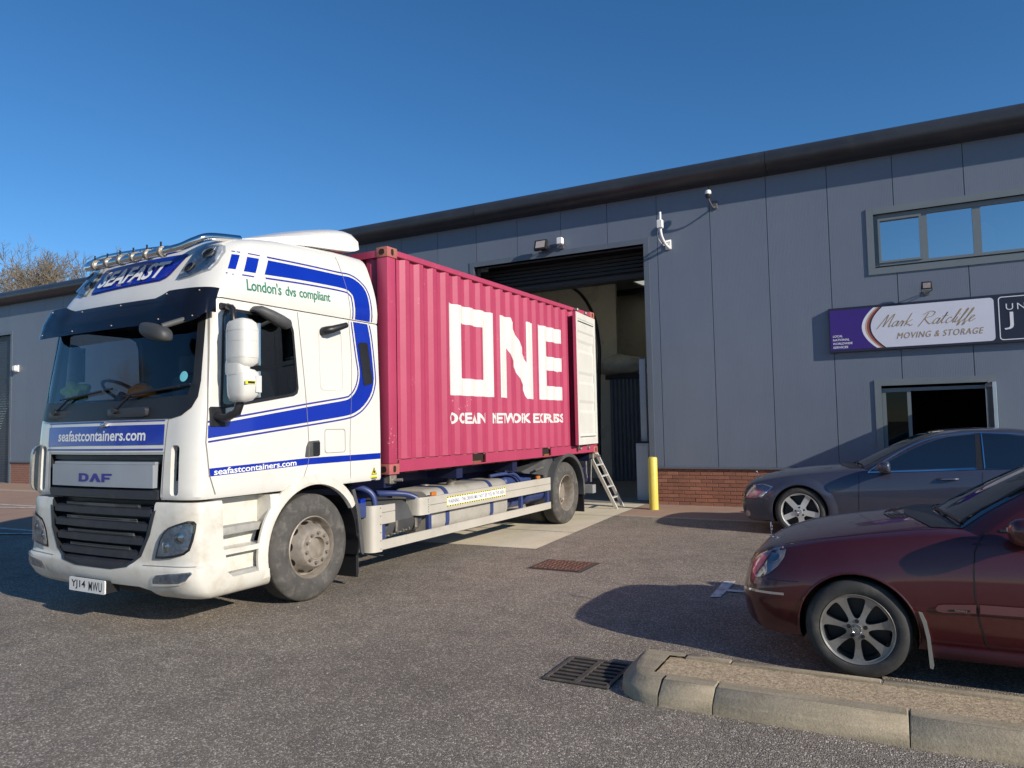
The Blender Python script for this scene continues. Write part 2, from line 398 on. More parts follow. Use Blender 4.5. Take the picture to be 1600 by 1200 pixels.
wh = empty('warehouse', (-4.4, WY, 0)); tag(wh, 'long grey metal clad industrial unit with brick base, open loading bay and entrance door', 'building')
def wpart(o): o.parent = wh; o.matrix_parent_inverse = wh.matrix_world.inverted(); return o
def W(x, y, z): return (x+4.4, y-WY, z)       # world -> warehouse local
DX0, DX1, DZ = -8.62, -4.52, 5.385               # loading bay
OPEN = [(DX0, DX1, 0, DZ), (-.235, 5.2, 4.352, 5.33), (-.237, 1.36, 0, 2.235), (-32.2, -27.9, 0, 5.3)]
PW = 1.0813; PX0 = -3.141; CL0, CL1 = .775, 6.62
def pieces(x0, x1):
    xs = sorted({x0, x1} | {e for o in OPEN for e in o[:2] if x0 < e < x1}); out = []
    for a, b in zip(xs, xs[1:]):
        mid = (a+b)/2; zs = [(CL0, CL1)]
        for o in OPEN:
            if o[0] <= mid <= o[1]:
                nz = []
                for c, d in zs:
                    if o[3] <= c or o[2] >= d: nz.append((c, d)); continue
                    if o[2] > c: nz.append((c, o[2]))
                    if o[3] < d: nz.append((o[3], d))
                zs = nz
        out += [(a, b, c, d) for c, d in zs]
    return out
for k in range(-28, 9):
    x0 = PX0+k*PW+.005; x1 = x0+PW-.010; bm = bmesh.new()
    pcs = pieces(x0, x1)
    if not pcs: continue
    for a, b, c, d in pcs: add_box(bm, (a-x0, 0, c), (b-x0, .07, d))
    o = bobj('cladding_panel', bm, B_CLAD, wh); o.location = W(x0, WY, 0)
# dark backing sheet behind the joints and inner lining round the openings
bm = bmesh.new()
for a, b, c, d in pieces(-33.4, 6.6): add_box(bm, W(a, WY+.012, c), W(b, WY+.16, d))
bobj('wall_core', bm, B_DARK, wh)
box('drip_sill', W(-27.8, WY-.035, .735), W(DX0-.12, WY+.05, .773), B_TRIM, wh)
box('drip_sill', W(DX1+.12, WY-.035, .735), W(-.36, WY+.05, .773), B_TRIM, wh)
box('drip_sill', W(1.50, WY-.035, .735), W(8, WY+.05, .773), B_TRIM, wh)
# flashing round the loading bay, each strip its own piece
def frame(name, x0, x1, z0, z1, wd, dep, prd, mat, parent, bottom=False):
    y0, y1 = WY-prd, WY+dep
    box(name, W(x0-wd, y0, z0), W(x0, y1, z1+wd), mat, parent); box(name, W(x1, y0, z0), W(x1+wd, y1, z1+wd), mat, parent)
    box(name, W(x0+.001, y0, z1), W(x1-.001, y1, z1+wd), mat, parent)
    if bottom: box(name, W(x0-wd, y0, z0-wd), W(x1+wd, y1, z0-.001), mat, parent)
frame('door_flashing', DX0, DX1, 0, DZ, .115, .3, .014, B_TRIM, wh)
frame('door_flashing', -32.2, -27.9, 0, 5.3, .115, .3, .014, B_TRIM, wh)
bm = bmesh.new()
for i in range(60): add_box(bm, W(-32.2, WY+.12, i*.0885), W(-27.9, WY+.16, i*.0885+.084))
bobj('shut_roller_door', bm, B_SHUT, wh)
# brick plinth: single bricks where they can be told apart
pl = box('plinth', W(DX1+.118, WY+.032, 0), W(-.36, WY+.16, .75), B_MORT, wh)
bm = bmesh.new(); add_box(bm, (0, 0, 0), (.215, .03, .065), .004); me = bpy.data.meshes.new('brick'); bmesh.ops.recalc_face_normals(bm, faces=bm.faces); bm.to_mesh(me); bm.free(); me.materials.append(B_BRICK)
def bricks(xa, xb, parent):
    for r in range(10):
        x = xa + (0 if r % 2 == 0 else -.1125)
        while x < xb:
            a, b = max(x, xa), min(x+.215, xb)
            if b-a > .03:
                o = bpy.data.objects.new('brick', me); COL.objects.link(o); o.parent = parent
                o.location = W(a, WY+.006+random.uniform(-.0025, .0025), .006+r*.075); o.scale = ((b-a)/.215, 1, 1)
            x += .225
bricks(DX1+.12, -.62, pl)
pl2 = box('plinth', W(-27.78, WY+.01, 0), W(DX0-.12, WY+.16, .75), B_BRICKT, wh)
box('plinth', W(1.49, WY+.01, 0), W(8, WY+.16, .75), B_BRICKT, wh)
# eaves gutter and roof
prof = [(.10, 6.80), (-.22, 6.79), (-.31, 6.74), (-.365, 6.66), (-.38, 6.58), (-.36, 6.50), (-.30, 6.43), (-.20, 6.385), (-.08, 6.37), (.012, 6.37), (.012, 6.62), (.10, 6.62)]
xs = [-34+6.4*i for i in range(7)]
for a, b in zip(xs, xs[1:]):
    bm = bmesh.new(); add_loft(bm, [[(a+.004+4.4, y, z) for y, z in prof], [(b-.004+4.4, y, z) for y, z in prof]]); bobj('gutter', bm, B_GUT, wh, 40)
rl = [(-11.3, -6.0), (-6.0, -2.0)]
bm = bmesh.new()
RYs = [.05, 3.0, 5.5, 10.4, 13.4, 16.0]
rz = lambda y: 6.72+.03*y
holes = [(1, -11.4, -9.4), (1, -8.4, -6.4), (1, -5.6, -3.7), (3, -8.75, -6.2)]  # the three front rooflights are unseen, added to brighten the bay inside
for i, (y0, y1) in enumerate(zip(RYs, RYs[1:])):
    segs = [(-34, 8)]
    for hi, hx0, hx1 in holes:
        if hi == i:
            n2 = []
            for a, b in segs:
                if hx0 > a and hx1 < b: n2 += [(a, hx0), (hx1, b)]
                else: n2.append((a, b))
            segs = n2
    for a, b in segs:
        r = [(a+4.4, y0, rz(y0)), (b+4.4, y0, rz(y0)), (b+4.4, y1, rz(y1)), (a+4.4, y1, rz(y1))]
        add_loft(bm, [r, [(p[0], p[1], p[2]+.08) for p in r]])
bobj('roof', bm, B_ROOF, wh)
m, n, l, b = nt('rooflight_grp'); b.inputs['Base Color'].default_value = (.78, .76, .58, 1); b.inputs['Roughness'].default_value = .6; b.inputs['Transmission Weight'].default_value = .0
tr = n.new('ShaderNodeBsdfTranslucent'); tr.inputs['Color'].default_value = (.8, .78, .6, 1); mx = n.new('ShaderNodeMixShader'); mx.inputs[0].default_value = .7
l.new(b.outputs[0], mx.inputs[1]); l.new(tr.outputs[0], mx.inputs[2]); l.new(mx.outputs[0], n['Material Output'].inputs['Surface']); B_RL = m
for hi, hx0, hx1 in holes:
    y0, y1 = RYs[hi], RYs[hi+1]
    obj('rooflight', [(hx0+4.41, y0+.01, rz(y0)+.04), (hx1+4.39, y0+.01, rz(y0)+.04), (hx1+4.39, y1-.01, rz(y1)+.04), (hx0+4.41, y1-.01, rz(y1)+.04)], [(0, 1, 2, 3)], B_RL, wh)
# inside of the bay
I_CREAM = M('lining_cream', (.62, .57, .47), .7, var=.12, vs=1.5, dirt=(.25, .22, .18), dfac=(.55, .8), ds=1.5)
I_DARK = M('steel_dark', (.022, .023, .028), .6, var=.2)
I_GREY = M('partition_grey', (.13, .145, .18), .55, var=.1)
I_WHITE = M('white_cabinet', (.62, .63, .65), .45, var=.06)
I_FLOOR = ground_mat('warehouse_floor', (.20, .19, .18), (.28, .27, .25), 1.0, 80, .2, .6, .1)
box('floor_slab', W(-31, WY+.0, -.2), W(8, WY+16, .012), I_FLOOR, wh)
box('bay_side_wall', W(-12.2, WY+.17, .02), W(-12.05, WY+15.9, 6.7), I_CREAM, wh)
box('bay_side_wall', W(-3.2, WY+.17, .02), W(-3.05, WY+15.9, 6.7), I_CREAM, wh)
for i in range(9): box('back_wall_panel', W(-12.0+i*.978, WY+14.2, .02), W(-12.0+i*.978+.965, WY+14.3, 7.1), I_CREAM, wh)
box('shutter_barrel', W(DX0-.1, WY+.80, 4.86), W(DX1+.1, WY+1.25, 5.75), B_SHUT, wh, bev=.05)
bm = bmesh.new()
for i in range(5): add_box(bm, W(DX0, WY+.66, 4.98+i*.085), W(DX1, WY+.73, 4.98+i*.085+.078), .012)
bobj('shutter_curtain', bm, I_DARK, wh, 40)
for y in (1.6, 3.2, 4.8, 13.6): box('purlin', W(-12, WY+y, rz(y)-.24), W(-3.2, WY+y+.09, rz(y)-.02), I_DARK, wh)
for y in (2.4, 5.6): box('rafter', W(-12, WY+y, rz(y)-.72), W(-3.2, WY+y+.16, rz(y)-.26), I_DARK, wh)
bm = bmesh.new()
for i in range(26): add_prism(bm, [(W(-7.4+i*.12, 0, 0)[0], 5.6), (W(-7.36+i*.12, 0, 0)[0], 5.56), (W(-7.31+i*.12, 0, 0)[0], 5.56), (W(-7.28+i*.12, 0, 0)[0], 5.6), (W(-7.28+i*.12, 0, 0)[0], 5.66), (W(-7.4+i*.12, 0, 0)[0], 5.66)], 'z', .02, 2.95)
bobj('partition', bm, I_GREY, wh)
box('partition_head', W(-7.5, WY+5.5, 2.952), W(-4.2, WY+5.75, 3.08), I_DARK, wh)
# cream lined inner office block with a hose loop in front of it
bm = bmesh.new()
for i in range(5): add_box(bm, W(-12.0+i*.93, WY+6.2, .02), W(-12.0+i*.93+.92, WY+6.3, 6.3))
bobj('inner_lining', bm, I_CREAM, wh)
box('door_track', W(-4.62, WY+.34, .05), W(-4.5, WY+.46, 4.8), B_TRIM, wh)

# window band
B_FRAME = M('window_frame_grey', (.16, .185, .20), .35, var=.06)
B_GLASS = glass('window_glass', (1, 1, 1), .58, .004, (.52, .56, .60))
win = box('window', W(-.235, WY+.10, 4.352), W(5.2, WY+.13, 4.39), B_FRAME, wh)
for nm, a, bq in (('window_surround', (-.35, 4.225), (-.235, 5.445)),):
    pass
frame('window_surround', -.235, 5.2, 4.352, 5.33, .115, .09, .022, B_FRAME, win, True)
def wl_(name, x0, x1, z0, z1, y0, y1, mat): return box(name, W(x0, WY+y0, z0), W(x1, WY+y1, z1), mat, win)
bars = [(-.233, -.17), (.52, .605), (1.28, 1.40), (2.10, 2.18), (2.86, 2.98), (3.68, 3.76), (4.4, 4.5)]
for a, b in bars: wl_('mullion', a, b, 4.392, 5.328, .055, .12, B_FRAME)
wl_('window_head', -.168, 5.18, 5.25, 5.328, .05, .125, B_FRAME)
wl_('window_cill', -.168, 5.18, 4.392, 4.44, .05, .125, B_FRAME)
for (a0, a1), (b0, b1) in zip(bars, bars[1:]):
    o = obj('pane', [W(a1-.01, WY+.092, 4.43), W(b0+.01, WY+.092, 4.43), W(b0+.01, WY+.092, 5.26), W(a1-.01, WY+.092, 5.26)], [(0, 1, 2, 3)], B_GLASS, win)
# opening casement rims on the first light
frame2 = [(-.168, -.13, 4.442, 5.248), (.482, .518, 4.442, 5.248), (-.13, .482, 4.442, 4.478), (-.13, .482, 5.21, 5.248)]
for a, b, c, d in frame2: wl_('casement', a, b, c, d, .03, .09, B_FRAME)
I_ROOM = M('office_wall', (.55, .56, .58), .8, var=.08); I_BLIND = M('blind_white', (.7, .72, .74), .7, var=.05)
bm = bmesh.new(); add_box(bm, W(-.5, WY+.17, 4.0), W(5.6, WY+3.6, 5.9)); 
for f in list(bm.faces):
    if f.calc_center_median().y < .3: bm.faces.remove(f)
bobj('office_room', bm, I_ROOM, wh)
for x, zt, wd in ((.18, 4.95, .34), (1.28, 5.08, .36), (2.5, 4.8, .5)):  # white blind shapes standing behind the panes as pale patches
    prism('blind_panel', [(x+4.4, 4.05), (x+wd+4.4, 4.05), (x+wd+4.4, zt-.14), (x+wd*.6+4.4, zt), (x+4.4, zt)], 'y', .55, .59, I_BLIND, wh)

# entrance doorway
pd = box('entrance_threshold', W(-.237, WY-.0, .004), W(1.36, WY+.3, .03), B_TRIM, wh)
frame('entrance_surround', -.237, 1.36, 0, 2.235, .108, .16, .022, B_FRAME, wh)
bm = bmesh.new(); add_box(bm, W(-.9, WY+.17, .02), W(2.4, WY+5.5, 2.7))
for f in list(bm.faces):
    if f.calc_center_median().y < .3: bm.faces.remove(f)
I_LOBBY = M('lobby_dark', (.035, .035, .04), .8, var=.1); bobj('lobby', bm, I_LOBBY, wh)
sd = box('side_light', W(-.235, WY+.06, .03), W(-.17, WY+.14, 2.19), B_FRAME, wh)
box('side_light_head', W(-.169, WY+.06, 2.12), W(.16, WY+.14, 2.19), B_FRAME, sd); box('side_light_stile', W(.161, WY+.06, .03), W(.22, WY+.14, 2.19), B_FRAME, sd)
obj('pane', [W(-.17, WY+.10, .03), W(.16, WY+.10, .03), W(.16, WY+.10, 2.12), W(-.17, WY+.10, 2.12)], [(0, 1, 2, 3)], glass('entrance_glass', (.45, .48, .5), .0, .0, (.2, .22, .25)), sd)
box('door_head', W(.221, WY+.06, 2.13), W(1.355, WY+.14, 2.19), B_FRAME, wh)
# outward opened door leaf, seen edge-on
lf = empty('door_leaf', W(1.335, WY-.01, 0), R(1.5), wh)
C_ALU = M('bright_aluminium', (.62, .63, .65), .32, metal=.9, var=.08)
box('leaf_stile', (-.025, -.92, .03), (.025, -.86, 2.2), C_ALU, lf, bev=.004); box('leaf_stile', (-.025, -.10, .03), (.025, -.03, 2.2), C_ALU, lf, bev=.004)
box('leaf_rail', (-.024, -.859, 2.12), (.024, -.101, 2.2), C_ALU, lf); box('leaf_rail', (-.024, -.859, .03), (.024, -.101, .25), C_ALU, lf)
box('leaf_panel', (-.008, -.858, .251), (.008, -.102, 2.119), B_FRAME, lf)
# ceiling disc light inside the lobby
L_LIT = bpy.data.materials.new('lit_lamp'); L_LIT.use_nodes = True; bb = L_LIT.node_tree.nodes['Principled BSDF']; bb.inputs['Emission Color'].default_value = (1, .95, .8, 1); bb.inputs['Emission Strength'].default_value = 1.1; bb.inputs['Base Color'].default_value = (.8, .8, .75, 1)
o = lathe('ceiling_light', [(.001, 0), (.17, 0), (.19, .03), (.19, .06), (.001, .06)], (0, 0, 1), (.42, WY+1.6, 2.33), L_LIT, None, 28)
tag(o, 'round lit ceiling lamp inside the dark entrance lobby', 'lamp')

# ------------------------------------------------------------------ things fixed to the wall
K_BLACK = M('black_plastic', (.018, .018, .02), .45, var=.2)
K_WHITE = M('white_plastic', (.78, .78, .76), .4, var=.06)
K_GREYP = M('grey_plastic', (.09, .092, .098), .55, var=.15)
K_LENS = M('lamp_lens', (.42, .36, .34), .15, var=.2, vs=30)
def floodlight(loc, wd, hd, tilt, label, sensor=False):
    e = empty('floodlight', loc); tag(e, label, 'light')
    q = Matrix.Rotation(tilt, 3, 'X')
    bm = bmesh.new(); add_box(bm, (-wd/2, -.04, -hd/2), (wd/2, .04, hd/2), .012, 2)
    for v in bm.verts: v.co = q @ v.co + Vector((0, -.2, 0))
    bobj('housing', bm, K_BLACK, e, 35)
    bm = bmesh.new(); add_box(bm, (-wd*.36, -.046, -hd*.34), (wd*.36, -.041, hd*.34))
    for v in bm.verts: v.co = q @ v.co + Vector((0, -.2, 0))
    bobj('lens', bm, K_LENS, e)
    for s in (-1, 1): tube('bracket', [(s*wd*.5, -.2, 0), (s*wd*.52, -.12, -.07), (s*wd*.2, -.01, -.1)], .008, K_GREYP, e, 6)
    box('mount', (-wd*.25, -.02, -.14), (wd*.25, -.0005, -.06), K_GREYP, e)
    if sensor:
        tube('sensor_arm', [(wd*.4, -.1, -.05), (wd*.5+.16, -.1, -.05), (wd*.5+.26, -.1, .0)], .012, K_GREYP, e, 6)
        box('sensor', (wd*.5+.20, -.16, -.02), (wd*.5+.34, -.05, .13), K_WHITE, e, bev=.015)
        box('sensor_plate', (wd*.5+.22, -.05, -.10), (wd*.5+.32, -.001, -.03), K_GREYP, e)
    return e
floodlight((-6.78, WY, 5.62), .30, .24, R(-18), 'black square floodlight with white sensor above the open loading bay', True)
floodlight((.54, WY, 3.93), .16, .13, R(10), 'small black lamp above the white company sign')
e = empty('antenna', (-4.0, WY, 5.29)); tag(e, 'white aerial on a curved bracket beside the loading bay opening', 'antenna')
box('wall_plate', (-.05, -.03, -.1), (.07, -.0005, .1), K_WHITE, e, bev=.008)
tube('bracket', smooth_path([(.02, -.03, -.06), (.0, -.2, -.02), (-.035, -.33, .12), (-.05, -.35, .28)], 5), .028, K_WHITE, e, 10)
tube('stay', [(.04, -.03, .08), (.0, -.2, .02)], .016, K_WHITE, e, 6)
box('radio_box', (-.11, -.41, .27), (.01, -.31, .44), K_WHITE, e, bev=.012)
cyl('mast', (-.045, -.36, .44), (-.045, -.36, .60), .026, K_WHITE, e, 12)
tube('cable', smooth_path([(-.09, -.35, .27), (-.12, -.3, .12), (-.06, -.12, -.02), (0, -.02, .04)], 5), .007, K_WHITE, e, 5)
e = empty('security_camera', (-3.06, WY, 6.02)); tag(e, 'small dome security camera on a bracket under the eaves', 'camera')
box('wall_plate', (-.02, -.03, -.14), (.08, -.0005, .02), K_GREYP, e, bev=.006); tube('arm', smooth_path([(.03, -.03, -.1), (.02, -.18, -.14), (-.02, -.28, -.02), (-.03, -.3, .06)], 4), .018, K_GREYP, e, 8)
lathe('dome', [(.001, .12), (.05, .115), (.06, .09), (.062, .04), (.058, .0), (.04, -.035), (.001, -.045)], (0, 0, 1), (-.03, -.3, .05), [K_WHITE, K_BLACK], e, 18, mi=[0, 0, 0, 1, 1, 1])
e = empty('wall_lamp', (-27.45, WY, 4.04)); tag(e, 'small white bulkhead lamp on the far left of the wall', 'light')
box('base', (-.12, -.05, -.12), (.12, -.0005, .12), K_WHITE, e, bev=.01); box('shade', (-.1, -.14, -.1), (.1, -.051, .1), K_WHITE, e, bev=.03)

# company sign
S_NAVY = M('sign_navy', (.018, .02, .04), .35, var=.1); S_PURP = M('sign_purple', (.045, .016, .19), .35, var=.05); S_WHITE = M('sign_white', (.62, .63, .72), .35, var=.03)
S_GOLD = M('sign_gold', (.36, .25, .10), .4, var=.1); S_RED = M('sign_red', (.33, .075, .05), .4, var=.05); S_TAN = M('sign_tan', (.50, .36, .27), .4, var=.05); S_PRINT = M('sign_print_white', (.74, .74, .80), .4, var=.03)
sx0, sx1, sz0, sz1 = -1.043, 1.53, 2.868, 3.683
sg = box('sign_board', (sx0, WY-.085, sz0), (3.0, WY-.003, sz1), S_NAVY, None, bev=.004); tag(sg, 'company sign board, purple at the left and white with gold lettering', 'sign')
SY = WY-.088
def sp(name, polys, mat, k=0): return flat(name, [(list(reversed(p)) if not isinstance(p, tuple) else p) for p in polys], 'y', SY-.0015*k, mat, sg)
cxc, czc, rr_ = .12, 3.29, .62
zA, zB = sz0+.045, sz1-.045
def arcx(z, off): return -.50+off+.62*((z-3.29)/.40)**2*.42
zz = [zA+(zB-zA)*i/16 for i in range(17)]
sp('purple_field', [[(arcx(z, 0), z) for z in reversed(zz)]+[(sx0+.02, zA), (sx0+.02, zB)]], S_PURP)
for i, (o0, o1, mt) in enumerate(((0, .05, S_PRINT), (.05, .08, S_TAN), (.08, .115, S_RED))):
    sp('stripe', [[(arcx(z, o0), z) for z in zz]+[(arcx(z, o1), z) for z in reversed(zz)]], mt, 1)
rr0 = rrect(.0, zA, sx1-.05, zB, .06); rr0 = [p for p in rr0 if p[0] > .5]
rt = [p for p in rrect(.0, zA, sx1-.03, zB, .06) if p[0] > .6]
rt.sort(key=lambda p: p[1])
sp('white_field', [[(arcx(z, .145), z) for z in reversed(zz)]+rt], S_WHITE)
sp('lettering', [text2d('MOVING & STORAGE', (.05, 3.05, 1.345, 3.155), .3, .0, 1.12)], S_GOLD, 2)
for i, s in enumerate(('LOCAL', 'NATIONAL', 'WORLDWIDE', 'SERVICES')):
    sp('lettering', [text2d(s, (-.985, 3.145-.068*i, -.985+(.165, .275, .325, .25)[i], 3.185-.068*i), .15, .02)], S_PRINT, 2)
# hand-written name as brush strokes
def script(strokes, u0, v0, sc, shear, wdt):
    out = []
    for st in strokes:
        P = smooth_path([Vector((a, b, 0)) for a, b in st], 7); Lp, Rp = [], []
        for i, q in enumerate(P):
            d = (P[min(i+1, len(P)-1)]-P[max(i-1, 0)]); d.normalize(); nrm = Vector((-d.y, d.x, 0))
            tw = wdt*(.55+.6*abs(d.y))
            for lst, s in ((Lp, 1), (Rp, -1)):
                c = q+nrm*tw*s; lst.append((u0+(c.x+c.y*shear)*sc, v0+c.y*sc))
        vs = Lp+Rp; k = len(Lp); out.append((vs, [[i, i+1, k+i+1, k+i] for i in range(k-1)]))
    return out
SCR = [[(0, -.1), (.15, .35), (.3, .85), (.36, .95), (.38, .7), (.38, .05)], [(.38, .05), (.55, .55), (.72, .95), (.78, .9), (.75, .4), (.78, .02), (.9, .12)],
 [(1.25, .4), (1.1, .42), (.98, .2), (1.08, .0), (1.25, .2), (1.3, .42), (1.28, .1), (1.38, .03)], [(1.38, .03), (1.48, .3), (1.52, .44), (1.6, .36), (1.66, .38)], [(1.64, .38), (1.62, .0)], [(1.62, .0), (1.7, .3), (1.84, .4)],
 [(1.95, .95), (1.9, .5), (1.86, .0)], [(2.2, .45), (1.9, .2), (2.1, .1), (2.28, .0), (2.36, .1)],
 [(2.85, -.12), (3.0, .4), (3.1, .9)], [(2.8, .75), (3.1, .98), (3.5, .9), (3.45, .62), (3.05, .48), (3.3, .2), (3.55, .02), (3.68, .12)],
 [(4.0, .4), (3.85, .42), (3.72, .2), (3.82, .0), (4.0, .2), (4.06, .42), (4.02, .1), (4.12, .03), (4.3, .5), (4.36, .8)], [(4.36, .85), (4.28, .2), (4.36, .02), (4.48, .1)], [(4.15, .55), (4.55, .58)],
 [(4.84, .36), (4.70, .42), (4.56, .2), (4.66, .0), (4.84, .08)], [(4.90, .1), (5.06, .5), (5.16, .92), (5.10, .95), (5.03, .4), (5.04, .03), (5.14, .1)], [(5.2, .42), (5.16, .1), (5.24, .02), (5.34, .12)], [(5.24, .6), (5.27, .63)],
 [(5.34, .1), (5.55, .55), (5.64, .92), (5.56, .95), (5.46, .3), (5.42, -.2), (5.5, -.16), (5.52, .0), (5.66, .15)], [(5.66, .1), (5.88, .55), (5.98, .92), (5.9, .95), (5.8, .3), (5.76, -.2), (5.84, -.16), (5.86, .0), (6.0, .12)],
 [(6.0, .12), (6.2, .3), (6.26, .42), (6.14, .44), (6.06, .2), (6.16, .0), (6.4, .2)]]
sp('lettering', script(SCR, -.25, 3.268, .228, .5, .026), S_GOLD, 2)
# unit number panel
rb = rrect(1.56, zA, 2.9, zB, .05); ri = rrect(1.574, zA+.014, 2.886, zB-.014, .04)
sp('unit_outline', [(rb+ri, [[i, (i+1) % len(rb), len(rb)+(i+1) % len(rb), len(rb)+i] for i in range(len(rb))])], S_PRINT, 1)
sp('lettering', [text2d('UNIT', (1.665, 3.41, 2.15, 3.515), 0, -.004, 1.35)], S_PRINT, 2)
sp('lettering', [text2d('J1', (1.63, 3.085, 1.99, 3.375), 0, -.008)], S_PRINT, 2)

e = tube('hose_loop', smooth_path([(-9.6, 18.0, 4.6), (-9.2, 18.0, 5.15), (-8.75, 18.0, 5.40), (-8.1, 18.0, 5.52), (-7.45, 18.0, 5.24), (-7.02, 18.0, 4.55), (-6.88, 18.0, 3.73), (-6.9, 18.0, 3.0), (-6.95, 18.0, 1.2), (-6.9, 18.0, .05)], 6), .045, K_BLACK, None, 10); tag(e, 'thick black hose arching high inside the open loading bay', 'hose')
bm = bmesh.new(); bmesh.ops.create_icosphere(bm, subdivisions=3, radius=1)
for v in bm.verts:
    q = v.co; k = 1+.16*math.sin(4*q.x+2*q.z)*math.cos(5*q.y+1); v.co = Vector((.75*q.x*k, .4*q.y*k, .30*q.z*k))
e = bobj('wrapped_bundle', bm, M('wrap_pale', (.40, .37, .32), .5, var=.2, vs=4), None, 50); e.location = (-7.1, 19.9+.35, 3.36); tag(e, 'pale wrapped bundle on top of the grey partition in the bay', 'bundle')
e = empty('control_cabinet', (-4.90, 15.2, .012)); tag(e, 'white control cabinet just inside the right side of the loading bay', 'cabinet')
box('body', (-.13, 0, 0), (.16, .5, 1.22), I_WHITE, e, bev=.01); box('door', (-.11, -.012, .05), (.14, -.001, 1.17), I_WHITE, e, bev=.004); box('lid', (-.14, -.02, 1.221), (.17, .52, 1.25), I_DARK, e)
box('column', (-.04, .1, 1.251), (.10, .2, 3.05), I_WHITE, e, bev=.01)
# ------------------------------------------------------------------ truck (local: x across, + to the passenger side seen; y rearwards; z up)
TRK = (-6.2613, 6.6035, 0); TRZ = R(-1.207)
def plan(F, Wd, b, rc, rd, rear, nf=9, nc=9, ns=7):
    out = []
    xe = Wd-rc
    for i in range(nf): x = xe*i/(nf-1); out.append((x, F+b*(x/xe)**2))
    for i in range(1, nc+1):
        t = math.pi/2*i/nc; out.append((xe+rc*math.sin(t), F+b+rd*(1-math.cos(t))))
    y0 = F+b+rd
    for i in range(1, ns+1): out.append((Wd, y0+(rear-y0)*i/ns))
    return out
def ringp(half, z):
    zf = z if callable(z) else (lambda x, y: z)
    right = [(x, y, zf(x, y)) for x, y in reversed(half)]; left = [(-x, y, zf(x, y)) for x, y in half[1:]]
    return right+left
CAB_R = -.58
def cab_F(z): return spl([.26, .36, .48, .535, .56, .6, .8, 1.1, 1.45, 1.75, 1.95, 2.3, 2.68, 2.82], [-2.475, -2.575, -2.612, -2.61, -2.592, -2.585, -2.585, -2.57, -2.56, -2.54, -2.505, -2.455, -2.40, -2.385], z)
def cab_W(z): return spl([.26, .36, .48, .535, .56, .6, .8, 1.1, 1.45, 1.95, 2.4, 2.82], [1.18, 1.232, 1.242, 1.24, 1.226, 1.22, 1.215, 1.205, 1.205, 1.20, 1.185, 1.17], z)
def cab_ring(z, ins=0, rear=CAB_R):
    return ringp(plan(cab_F(z)+ins, cab_W(z)-ins, .045, .28-ins*.5, .13, rear), z)
# roof: levels s 0..1 above the seam, the top rises towards the rear
def roof_H(y): return spl([-2.3, -1.9, -1.3, -.5], [.60, .645, .73, .785], y)
def roof_ring(s, rear=CAB_R, z0=2.80):
    F = spl([0, .12, .3, .5, .7, .85, .94, .985, 1], [-2.385, -2.37, -2.32, -2.25, -2.18, -2.115, -2.04, -1.92, -1.70], s)
    Wd = spl([0, .12, .3, .5, .7, .85, .94, .985, 1], [1.17, 1.18, 1.165, 1.125, 1.07, 1.02, .96, .88, .72], s)
    rc = spl([0, .5, 1], [.28, .34, .4], s); rd = spl([0, .5, 1], [.14, .22, .3], s)
    return ringp(plan(F, Wd, .05, rc, rd, rear), lambda x, y: z0+s*roof_H(y))
ROOF_S = [0, .03, .08, .15, .25, .35, .45, .55, .65, .74, .82, .88, .93, .965, .985, .995, 1.0]
T_WHITE = M('cab_white', (.68, .665, .62), .32, var=.05, vs=1.5, coat=.5, dirt=(.58, .55, .48), dfac=(.58, .8), ds=2.2)
T_WHITED = M('lower_cab_white', (.66, .635, .57), .42, var=.08, vs=2.5, coat=.2, dirt=(.48, .42, .33), dfac=(.48, .76), ds=4)
T_BLUE = M('livery_blue', (.002, .022, .33), .3, var=.06, coat=.5)
T_LINE = M('livery_line_blue', (.03, .03, .27), .35, var=.06, coat=.3)
T_PRINT = M('livery_print_white', (.80, .80, .79), .4, var=.04)
T_GREEN = M('print_green', (.02, .20, .12), .5, var=.15)
T_BLACK = M('cab_black_plastic', (.014, .0145, .017), .42, var=.25, vs=4)
T_GRILLE = M('grille_black', (.028, .031, .042), .42, var=.2, vs=5, dirt=(.06, .058, .055), dfac=(.55, .8), ds=8)
T_VISOR = M('visor_smoked', (.010, .012, .022), .12, var=.1, coat=.6)
T_GLASS = glass('cab_glass', (.95, .97, 1), .0, .0, (.86, .88, .88))
T_SGLASS = glass('door_glass', (.9, .95, 1), .05, .0, (.42, .46, .50))
T_CHROME = M('chrome', (.72, .72, .72), .12, metal=1, var=.08)
T_SILVER = M('grille_panel_silver', (.40, .43, .48), .35, metal=.35, var=.06)
T_LAMPIN = M('lamp_reflector', (.78, .79, .80), .2, metal=.35, var=.45, vs=14, bump=1.0, bs=22)
T_LAMPG = glass('lamp_glass', (1, 1, 1), .06, .0, (.8, .83, .86))
T_TYRE = M('tyre_rubber', (.075, .07, .064), .85, var=.3, vs=7, dirt=(.16, .15, .135), dfac=(.5, .75), ds=9, bump=.3, bs=60)
T_TREAD = M('tyre_tread', (.045, .042, .038), .9, var=.25, vs=8, bump=.5, bs=40)
T_RIM = M('steel_wheel', (.33, .29, .245), .5, metal=.25, var=.2, vs=6, dirt=(.17, .135, .105), dfac=(.45, .75), ds=9)
T_NAVY = M('chassis_navy', (.010, .014, .055), .5, var=.3, vs=3, dirt=(.04, .035, .03), dfac=(.55, .8), ds=4)
T_PIPE = M('pipe_blue', (.035, .055, .17), .4, var=.2, vs=4)
T_ALU = M('guard_aluminium', (.52, .485, .42), .48, metal=.15, var=.08, vs=2, dirt=(.40, .36, .30), dfac=(.55, .8), ds=3)
T_TANK = M('tank_aluminium', (.50, .475, .425), .42, metal=.25, var=.12, vs=2.5, dirt=(.36, .32, .27), dfac=(.5, .8), ds=4)
